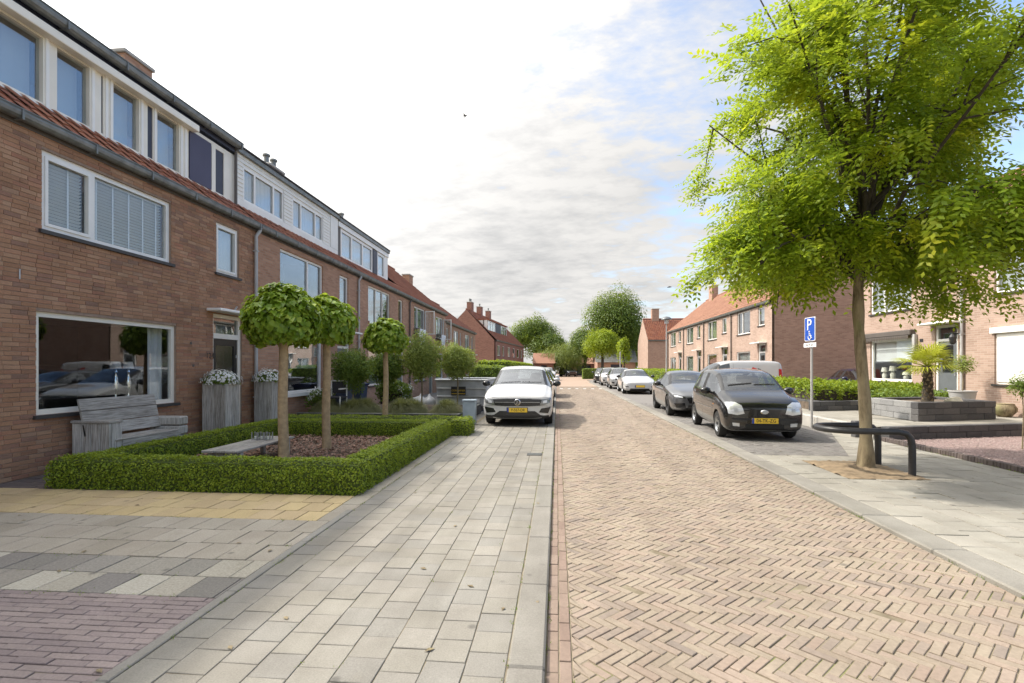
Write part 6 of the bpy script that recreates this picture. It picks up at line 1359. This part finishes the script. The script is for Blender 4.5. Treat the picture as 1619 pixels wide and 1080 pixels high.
# heavy scaffold-plank bench
bn = empty('wooden_bench', (-6.95, 7.8, 0), 'weathered grey plank bench under the large front window', 'bench')
def slab(nm, mt, par, p, c=.006): box(nm, mt, par, *p, c=c)
for i in range(3):
    bk = MB().bbox(-.018, .018, 6.98, 8.42, 0, .185, c=.006); Mx = Matrix.Translation((-7.04-.045*i, 0, .5+i*.19)) @ Matrix.Rotation(R(-13), 4, 'Y'); bk.v = [tuple(Mx @ Vector(v)) for v in bk.v]; bk.build('back_plank', 'grey_wood_long', bn)
for i in range(3): slab('seat_plank', 'grey_wood_long', bn, (-7.06+i*.145, -6.92+i*.145, 7.08, 8.36, .42, .455))
for i in range(4): slab('arm_plank', 'grey_wood', bn, (-7.26+i*.152, -7.112+i*.152, 6.98, 7.02, 0, .70))
slab('arm_top', 'grey_wood_long', bn, (-7.27, -6.64, 6.96, 7.22, .702, .74)); slab('arm_side', 'grey_wood', bn, (-6.69, -6.65, 7.025, 7.20, 0, .70)); slab('arm_plank', 'grey_wood', bn, (-7.26, -6.66, 7.18, 7.215, .1, .70))
for i in range(4): slab('arm_plank', 'grey_wood', bn, (-7.24, -6.66, 8.40, 8.62, .02+i*.165, .17+i*.165), .02)
slab('seat_rail', 'grey_wood_long', bn, (-6.66, -6.63, 7.2, 8.4, .33, .42)); slab('leg', 'grey_wood', bn, (-6.72, -6.66, 7.75, 7.85, 0, .33))
# tall plank planters with white flowers
for (x0, x1, y0, y1, nm) in ((-7.22, -6.72, 9.72, 10.18, 'tall plank planter of white flowers left of the black door'), (-7.22, -6.76, 11.5, 11.95, 'tall plank planter of white flowers right of the black door')):
    pt = empty('tall_planter', ((x0+x1)/2, (y0+y1)/2, 0), nm, 'planter', 'tall planters at the door'); zt = 1.2
    for i in range(4):
        w_ = (x1-x0)/4; slab('plank', 'grey_wood', pt, (x0+i*w_+.002, x0+(i+1)*w_-.002, y0, y0+.03, 0, zt+random.uniform(-.01, .01)), .004); slab('plank', 'grey_wood', pt, (x0+i*w_+.002, x0+(i+1)*w_-.002, y1-.03, y1, 0, zt), .004)
        w_ = (y1-y0-.06)/4; slab('plank', 'grey_wood', pt, (x1-.03, x1, y0+.03+i*w_+.002, y0+.03+(i+1)*w_-.002, 0, zt+random.uniform(-.01, .01)), .004)
    slab('plank', 'grey_wood', pt, (x0, x0+.03, y0+.03, y1-.03, 0, zt), .004); box('potting_soil', 'dark_soil', pt, x0+.03, x1-.03, y0+.03, y1-.03, .9, zt-.05)
    fp = empty('flowering_plant', ((x0+x1)/2, (y0+y1)/2, zt), nm.replace('tall plank planter of white flowers', 'mound of small white flowers in the planter'), 'plant', 'white flowers at the door')
    k = 1500; d = rdir(k); d[:, 2] = np.abs(d[:, 2])*1.0-.25; cc = np.array([(x0+x1)/2, (y0+y1)/2, zt+.05]); C = cc+d*np.array([.34, .33, .25])*(RNG.random(k)**.35*(1+.15*vnoise(d, 5, x0*9+y0)))[:, None]
    foliage('leaves', fp, 'leaf_green', C, unit(d+rdir(k)*.6), rdir(k)+d, .06, .03)
    k = 330; d = rdir(k); d[:, 2] = np.abs(d[:, 2])*1.1-.2; C = cc+d*np.array([.36, .35, .27])*(RNG.uniform(.9, 1.08, k)*(1+.15*vnoise(d, 5, x0*9+y0)))[:, None]
    Q = np.repeat(C, 5, 0); dq = np.repeat(d, 5, 0); tt = unit(np.cross(dq, rdir(len(Q)))); foliage('blossom', fp, 'flower_white', Q+tt*.014, unit(dq+rdir(len(Q))*.3), tt, .03, .024)
# raised grey bed with grass mounds
rb = empty('raised_bed', (-4.8, 13.4, 0), 'long low raised bed with dark grey plank edging behind the hedges', 'planter')
for z in (0, .145): slab('edging_plank', 'block_dark', rb, (-7.0, -2.62, 13.1, 13.15, z+.002, z+.143)); slab('edging_plank', 'block_dark', rb, (-2.62, -2.57, 13.1, 17.0, z+.002, z+.143))
slab('capping', 'zinc', rb, (-7.02, -2.55, 13.08, 13.17, .288, .315)); slab('capping', 'zinc', rb, (-2.65, -2.55, 13.18, 17.0, .288, .315)); box('bed_soil', 'dark_soil', rb, -7, -2.63, 13.16, 17, .1, .26)
def grass_mound(label, x, y, z, r, h, n=1500):
    root = empty('ornamental_grass', (x, y, z), label, 'plant', 'grass mounds in the raised bed')
    d = rdir(n); d[:, 2] = np.abs(d[:, 2])**.8; d = unit(d); k0 = RNG.uniform(.35, .75, n); l = RNG.uniform(.45, .65, n); VV = []; c = np.array([x, y, z]); sw = rdir(n)*.25
    tang = np.stack([-d[:, 1], d[:, 0], d[:, 2]*0], 1); wv = unit(tang+1e-4)*.0055
    for k in range(4):
        t = k/3; dd = unit(d+sw*t+np.array([0, 0, -.75])*t*t*(.4+.6*(1-d[:, 2:3]))); p = c+dd*((k0+(1-k0)*t)*(1+.12*vnoise(d, 5, x*7)))[:, None]*np.array([r, r, h]); p[:, 2] = np.maximum(p[:, 2], z); VV += [p-wv*(1.1-t), p+wv*(1.1-t)]
    V = np.stack(VV, 1).reshape(-1, 3); F = np.array([(0, 1, 3, 2), (2, 3, 5, 4), (4, 5, 7, 6)]); o = link('blades', np_mesh('blades', V, (F[None]+np.arange(n)[:, None, None]*8).reshape(-1, 4)), 'leaf_grass', root); o['kind'] = 'stuff'
for (px, yy, nm) in ((518, 13.6, 'leftmost grass mound in the raised bed'), (557, 13.55, 'grass mound left of the third ball tree trunk'), (578, 13.9, 'grass mound partly behind the third ball tree trunk'), (632, 13.5, 'grass mound right of the third ball tree trunk'), (652, 13.85, 'yellower grass mound behind its neighbour right of the trunk'), (706, 13.55, 'rightmost grass mound in front of the skip')):
    u_ = (px-809.5)/800; D_ = yy/(u_*SN+CS); grass_mound(nm, (u_*CS-SN)*D_, yy, .24, .50, .47, 3400)
po = empty('utility_pedestal', (-2.4, 13.75, 0), 'blue grey utility box standing at the end of the raised bed', 'utility box'); box('cabinet', 'post_blue', po, -2.52, -2.18, 13.35, 13.6, 0, .62, c=.012); box('lid', 'post_blue', po, -2.535, -2.165, 13.335, 13.615, .62, .67, c=.01)
# skip
sk_ = empty('metal_skip', (-3.3, 18.6, 0), 'grey ribbed metal skip with black and yellow sign beside the crossover', 'skip')
sx0, sx1, sy0, sy1 = -4.25, -2.45, 17.5, 20.4
prof = [(sx0+.06, .18), (sx1-.06, .18), (sx1, 1.05), (sx0, 1.05)]
MB().prism(prof, sy0, sy0+.04, 'y').build('end_panel', 'skip_grey', sk_); MB().prism(prof, sy1-.04, sy1, 'y').build('end_panel', 'skip_grey', sk_)
m = MB()
for s, xa, xb in ((1, sx0+.06, sx0), (-1, sx1-.06, sx1)): m.quad((xa, sy0+.041, .18), (xa, sy1-.041, .18), (xb, sy1-.041, 1.05), (xb, sy0+.041, 1.05))
m.quad((sx0+.06, sy0+.041, .182), (sx1-.06, sy0+.041, .182), (sx1-.06, sy1-.041, .182), (sx0+.06, sy1-.041, .182)); m.build('side_panel', 'skip_grey', sk_)
for z in (.48, .76): box('rib', 'metal_grey', sk_, sx0+.03, sx1-.03, sy0-.05, sy0-.002, z, z+.055, c=.01)
for q in ((sx0-.04, sx1+.04, sy0-.06, sy0+.05), (sx0-.04, sx1+.04, sy1-.05, sy1+.06)): box('rim', 'metal_grey', sk_, *q, 1.05, 1.12, c=.015)
for q in ((sx0-.05, sx0+.04, sy0+.052, sy1-.052), (sx1-.04, sx1+.05, sy0+.052, sy1-.052)): box('rim', 'metal_grey', sk_, *q, 1.048, 1.118, c=.015)
for xx in (sx0+.2, sx1-.35): box('runner', 'steel_black', sk_, xx, xx+.15, sy0+.1, sy1-.1, .0, .179)
sg = box('sign_plate', 'steel_black', sk_, -3.70, -3.18, sy0-.062, sy0-.051, .56, .86); t = link('lettering', text_mesh('CONTAINER', .085), 'plate_yellow', sg, True); t.rotation_euler = (R(90), 0, 0); t.location = (-3.44, sy0-.0635, .72)
box('sign_stripe', 'plate_yellow', sg, -3.68, -3.2, sy0-.065, sy0-.0625, .60, .62); box('notice_plate', 'sign_white', sk_, -3.0, -2.7, sy0-.008, sy0-.001, .30, .44)
# wheelie bins
def wheelie_bin(label, x, y, mat):
    b = empty('wheelie_bin', (x, y, 0), label, 'bin', 'wheelie bins by the facade'); m = MB()
    for (z0, z1, s0, s1) in ((.08, .92, .22, .28),):
        p0 = [(x-s0, y-s0, z0), (x+s0, y-s0, z0), (x+s0, y+s0, z0), (x-s0, y+s0, z0)]; p1 = [(x-s1, y-s1, z1), (x+s1, y-s1, z1), (x+s1, y+s1, z1), (x-s1, y+s1, z1)]; m.v = p0+p1; m.f = [(0, 1, 2, 3), (4, 5, 6, 7)]+[(i, (i+1) % 4, 4+(i+1) % 4, 4+i) for i in range(4)]
    m.build('body', mat, b); m = MB().prism([(-.3, .92), (.32, .92), (.34, .98), (.1, 1.03), (-.3, 1.0)], y-.3, y+.3, 'y'); m.v = [(v[0]+x, v[1], v[2]) for v in m.v]; m.build('lid', 'bin_lid', b)
    for s in (-1, 1): MB().lathe([(.09, -.03), (.09, .03)], (x-.2, y+s*.26, .09), 14, 'y').build('wheel', 'rubber', b)
    MB().tube([(x-.33, y-.22, .95), (x-.36, y, .97), (x-.33, y+.22, .95)], .015, 6).build('handle', 'rubber', b)
wheelie_bin('dark blue wheelie bin nearer the door of the second house', -6.85, 15.6, 'bin_blue'); wheelie_bin('grey wheelie bin with dark blue lid farther along the facade', -6.8, 16.7, 'bin_blue')
# white garden chair
gc = empty('garden_chair', (-6.2, 13.3, .0), 'white framed garden chair with dark seat behind the hedges', 'chair')
for (xx, yy) in ((-6.45, 13.55), (-6.0, 13.55), (-6.45, 14.0), (-6.0, 14.0)): MB().tube([(xx, yy, .26), (xx, yy, .72 if yy < 13.8 else 1.15)], .018, 8).build('leg', 'white_trim', gc)
box('seat', 'seat_fabric', gc, -6.47, -5.98, 13.53, 14.02, .66, .72, c=.02); box('backrest', 'seat_fabric', gc, -6.42, -6.03, 13.985, 14.015, .8, 1.12, c=.02); MB().tube([(-6.45, 14.0, 1.15), (-6.0, 14.0, 1.15)], .018, 8).build('back_rail', 'white_trim', gc); box('arm', 'white_trim', gc, -6.49, -6.43, 13.5, 14.0, .92, .95); box('arm', 'white_trim', gc, -6.02, -5.96, 13.5, 14.0, .92, .95)
# bags
for k, (x, y, nm) in enumerate(((-5.2, 18.9, 'white rubbish bag by the hydrangea'), (-4.8, 18.7, 'white rubbish bag next to the skip'))):
    bm = bmesh.new(); bmesh.ops.create_icosphere(bm, subdivisions=3, radius=.26)
    for v in bm.verts:
        d = 1+.16*math.sin(v.co.x*17+k)+.12*math.sin(v.co.y*21+v.co.z*13); v.co *= d; v.co.z = max(v.co.z, -.18)*1.1
        if v.co.z > .2: v.co.x *= .5; v.co.y *= .5
        v.co += Vector((x, y, .2))
    o = MB().add_bm(bm).build('rubbish_bag', 'bag_white', None, 'all'); bm.free(); tag(o, nm, 'bag', 'rubbish bags')
# lantern on the facade of the second house
ln = empty('wall_lantern', (-7.2, 17.7, 2.0), 'black wall lantern between the second and third house', 'lantern'); MB().lathe([(.03, 1.82), (.07, 1.86), (.085, 2.02), (.1, 2.03), (.03, 2.12)], (-7.17, 17.72, 0), 8).build('lamp', 'steel_black', ln); MB().tube([(-7.35, 17.72, 2.2), (-7.17, 17.72, 2.2), (-7.17, 17.72, 2.1)], .012, 6).build('bracket', 'steel_black', ln)

# ------------------------------------------------------------------ right side things
hp = empty('hoop_guard', (4.99, 7.68, 0), 'bent black steel tube guard around the street tree', 'guard')
path = [(5.02, 7.66, -.05), (5.02, 7.66, .42), (5.0, 7.66, .53), (4.94, 7.66, .60), (4.83, 7.67, .625), (4.4, 7.68, .625)]+[(4.33+.38*math.cos(a), 8.06+.38*math.sin(a), .625) for a in [-math.pi/2-k*math.pi/8 for k in range(1, 8)]]+[(4.4, 8.45, .625), (4.85, 8.47, .625), (4.96, 8.48, .60), (5.03, 8.48, .53), (5.05, 8.48, .42), (5.05, 8.48, -.05)]
MB().tube(path, .046, 14).build('tube', 'steel_black', hp, True)
# disabled parking sign
ps = empty('parking_sign', (6.40, 13.4, 0), 'blue disabled parking sign on a grey pole beside the black hatchback', 'sign', rz=math.atan2(-.12, -.99)+math.pi/2); WL[ps.name] = Vector((0, 0, 0))
MB().tube([(0, 0, -.05), (0, 0, 2.74)], .028, 12).build('pole', 'pipe_grey', ps, True, True)
def rr_poly(w, h, r, n=5): return [(sx*(w/2-r)+r*math.cos(a), sz*(h/2-r)+r*math.sin(a)) for (sx, sz, a0) in ((1, 1, 0), (-1, 1, 90), (-1, -1, 180), (1, -1, 270)) for a in [R(a0+k*90/n) for k in range(n+1)]]
def plate_(nm, mt, par, w, h, y0, y1, zc, r=.03):
    m = MB().prism([(p[0], p[1]+zc) for p in rr_poly(w, h, r)], y0, y1, 'y'); return m.build(nm, mt, par, False, True)
bp = plate_('sign_plate', 'sign_white', ps, .42, .60, -.05, -.03, 2.5); plate_('blue_field', 'sign_blue', bp, .39, .57, -.053, -.0505, 2.5)
t = link('letter', text_mesh('P', .40), 'sign_white', bp, True); t.rotation_euler = (R(90), 0, 0); t.location = (-.02, -.055, 2.60)
m = MB(); wc = [(.005+.062*math.cos(a), -.056, 2.30+.062*math.sin(a)) for a in [R(150+k*24) for k in range(12)]]; m.tube(wc, .011, 6); m.tube([(-.01, -.056, 2.41), (-.005, -.056, 2.335), (.05, -.056, 2.335), (.075, -.056, 2.275), (.10, -.056, 2.28)], .012, 6); m.tube([(-.005, -.056, 2.375), (.04, -.056, 2.375)], .009, 6); m.lathe([(.018, -.006), (.018, .006)], (-.012, -.056, 2.44), 12, 'y'); m.build('wheelchair_symbol', 'sign_white', bp, False, True)
up = plate_('lower_plate', 'sign_white', ps, .50, .11, -.05, -.04, 2.10, .012); t = link('lettering', text_mesh('04-TK-ZG', .07), 'plate_ink', up, True); t.rotation_euler = (R(90), 0, 0); t.location = (0, -.052, 2.10)
for z in (2.15, 2.4, 2.62): MB().box(-.04, .04, -.04, .03, z, z+.025).build('clamp', 'metal_grey', ps, False, True)
# street lamp
sl_ = empty('street_lamp', (7.25, 34.5, 0), 'slim street lamp with flat dome head before the salmon row', 'street lamp')
MB().tube([(7.25, 34.5, 0), (7.25, 34.5, 1.2), (7.25, 34.5, 4.45)], [.07, .05, .035], 12).build('pole', 'pipe_grey', sl_, True); MB().lathe([(.05, 4.4), (.07, 4.62), (.14, 4.66), (.13, 4.42)], (7.25, 34.5, 0), 16).build('lens', 'lamp_lens', sl_, True); MB().lathe([(.12, 4.66), (.36, 4.70), (.34, 4.76), (.2, 4.86), (.05, 4.9)], (7.25, 34.5, 0), 20).build('hood', 'grey_paint', sl_, True)
sl2 = empty('street_lamp', (3.6, 46, 0), 'thin grey pole between the far parked cars', 'pole'); MB().tube([(5.62, 46, 0), (5.62, 46, 2.9)], .05, 8).build('pole', 'pipe_grey', sl2, True)
# block planter with palm
pb = empty('block_planter', (9.4, 13.2, .28), 'dark block planter holding the little palm on the terrace', 'planter')
A, B_, C_ = Vector((8.30, 12.47)), Vector((8.31, 14.35)), Vector((10.55, 13.20)); D_ = C_+(B_-A)
block_wall(pb, A, C_, .285, .725, .18, 'block_dark', .5, .145); block_wall(pb, Vector((B_.x, B_.y)), Vector((A.x, A.y+.19)), .285, .725, .18, 'block_grey', .5, .145); block_wall(pb, C_+Vector((0, .2)), D_, .285, .725, .18, 'block_dark', .5, .145); block_wall(pb, B_+Vector((.2, -.12)), D_+Vector((-.2, -.22)), .285, .725, .18, 'block_dark', .5, .145)
MB().prism([(8.42, 12.6), (10.45, 13.3), (10.45, 15.0), (8.42, 14.25)], .3, .66).build('planter_soil', 'dark_soil', pb)
bw = empty('garden_wall', (8, 15.4, .28), 'dark block wall edging the bed of lime green shrubs', 'wall'); block_wall(bw, (7.3, 15.2), (11.6, 16.45), .285, .56, .18, 'block_dark', .5, .14); block_wall(bw, (7.48, 20.3), (7.48, 15.42), .285, .56, .18, 'block_dark', .5, .14); MB().prism([(7.45, 15.45), (11.6, 16.6), (11.6, 20.4), (7.45, 20.3)], .282, .5).build('bed_soil', 'dark_soil', bw)
pm = empty('palm', (9.0, 13.2, .66), 'small fan palm with yellow green fronds in the block planter', 'palm')
MB().tube([(9.0, 13.2, .6), (9.0, 13.2, .75), (9.01, 13.2, 1.1), (9.0, 13.2, 1.58)], [.15, .12, .10, .085], 12).build('trunk', 'bark_dark', pm, True)
m = MB()
for k in range(70):
    z = .7+k*.0125; a = k*2.4; rr_ = .125-.035*(z-.7); p = Vector((9.0+math.cos(a)*rr_, 13.2+math.sin(a)*rr_, z)); m.quad(p+Vector((-math.sin(a)*.035, math.cos(a)*.035, 0)), p-Vector((-math.sin(a)*.035, math.cos(a)*.035, 0)), p+Vector((math.cos(a)*.03, math.sin(a)*.03, .07)))
m.build('trunk_scales', 'bark_tree', pm)
for k in range(26):
    a = k*2.399; el = R(70-k*3.4+random.uniform(-8, 8)); ln_ = random.uniform(.42, .62); ct = Vector((9.0, 13.2, 1.56)); dv = Vector((math.cos(a)*math.cos(el), math.sin(a)*math.cos(el), math.sin(el))); hub = ct+dv*ln_*.55; m = MB(); m.tube([ct, hub], [.012, .007], 5)
    sd_ = dv.cross(Vector((0, 0, 1))).normalized(); upv = sd_.cross(dv)
    for j in range(15):
        b_ = R(-82+j*164/14); dl = (dv*math.cos(b_)+sd_*math.sin(b_)).normalized(); l2 = ln_*(.62+.3*math.cos(b_)); w2 = dl.cross(upv).normalized()*.017; md = hub+dl*l2*.55+upv*.03; tp = hub+dl*l2-Vector((0, 0, .16*l2)); m.quad(hub, md-w2, tp, md+w2)
    m.build('frond', 'leaf_palm', pm, recalc=False)
st_ = bpy.data.meshes.new('x'); bm = bmesh.new(); bmesh.ops.create_icosphere(bm, subdivisions=3, radius=.17)
for v in bm.verts: v.co *= 1+.12*math.sin(v.co.x*19)+.1*math.sin(v.co.y*23+v.co.z*17); v.co.z *= .6; v.co += Vector((9.55, 13.15, .72))
o = MB().add_bm(bm).build('garden_stone', 'stone_pale', None, 'all'); bm.free(); tag(o, 'pale rounded stone lying in the palm planter', 'stone')
# bucket pot with little olive
bk = empty('bucket_pot', (11.05, 14.9, .28), 'pale metal bucket pot against the salmon facade', 'pot'); MB().lathe([(.2, .28), (.3, .86), (.32, .87), (.32, .9), (.285, .9), (.27, .82)], (11.05, 14.9, 0), 24).build('bucket', 'pipe_grey', bk, True); MB().lathe([(.02, .80), (.27, .81)], (11.05, 14.9, 0), 20).build('potting_soil', 'dark_soil', bk)
standard('small olive tree growing in the metal bucket pot', 11.05, 14.9, .82, 1.62, .27, 'leaf_olive', 900, .06, .014, 'olive_tree', None)
tp_ = empty('terracotta_pot', (11.3, 13.9, .28), 'round brown pot on the terrace below the shutter', 'pot'); MB().lathe([(.13, .28), (.24, .42), (.25, .5), (.19, .6), (.2, .62), (.16, .62)], (11.3, 13.9, 0), 20).build('pot', 'bark_tree', tp_, True)
tb_ = empty('terrace_bench', (10.6, 14.4, .28), 'low dark slatted bench behind the palm planter', 'bench')
for k in range(3): box('slat', 'steel_black', tb_, 9.9, 11.0, 14.75+k*.11, 14.84+k*.11, .62, .65)
for xx in (10.0, 10.9): box('leg', 'steel_black', tb_, xx, xx+.05, 14.76, 15.04, .28, .62)
# birds
for (px, py, D_, w_, nm) in ((735, 183, 40, .20, 'dark bird flying high in the middle of the white sky'), (1058, 454, 40, .13, 'tiny dark bird flying low above the salmon roofs')):
    u_ = (px-809.5)/800; x, y, z = u_*CS*D_-SN*D_, u_*SN*D_+CS*D_, 1.55+(580-py)/800*D_
    b_ = empty('bird', (x, y, z), nm, 'bird', 'birds in the sky'); MB().tube([(x-.16, y, z-.03), (x-.06, y, z), (x+.06, y, z+.01), (x+.15, y, z+.02), (x+.19, y, z+.02)], [.012, .04, .045, .03, .005], 8).build('body', 'bird', b_, True)
    for s in (-1, 1): MB().prism([(x-.04, y), (x+.07, y), (x+.02, y+s*.22), (x-.10, y+s*.36), (x-.07, y+s*.2)], z+.01, z+.018).build('wing', 'bird', b_)
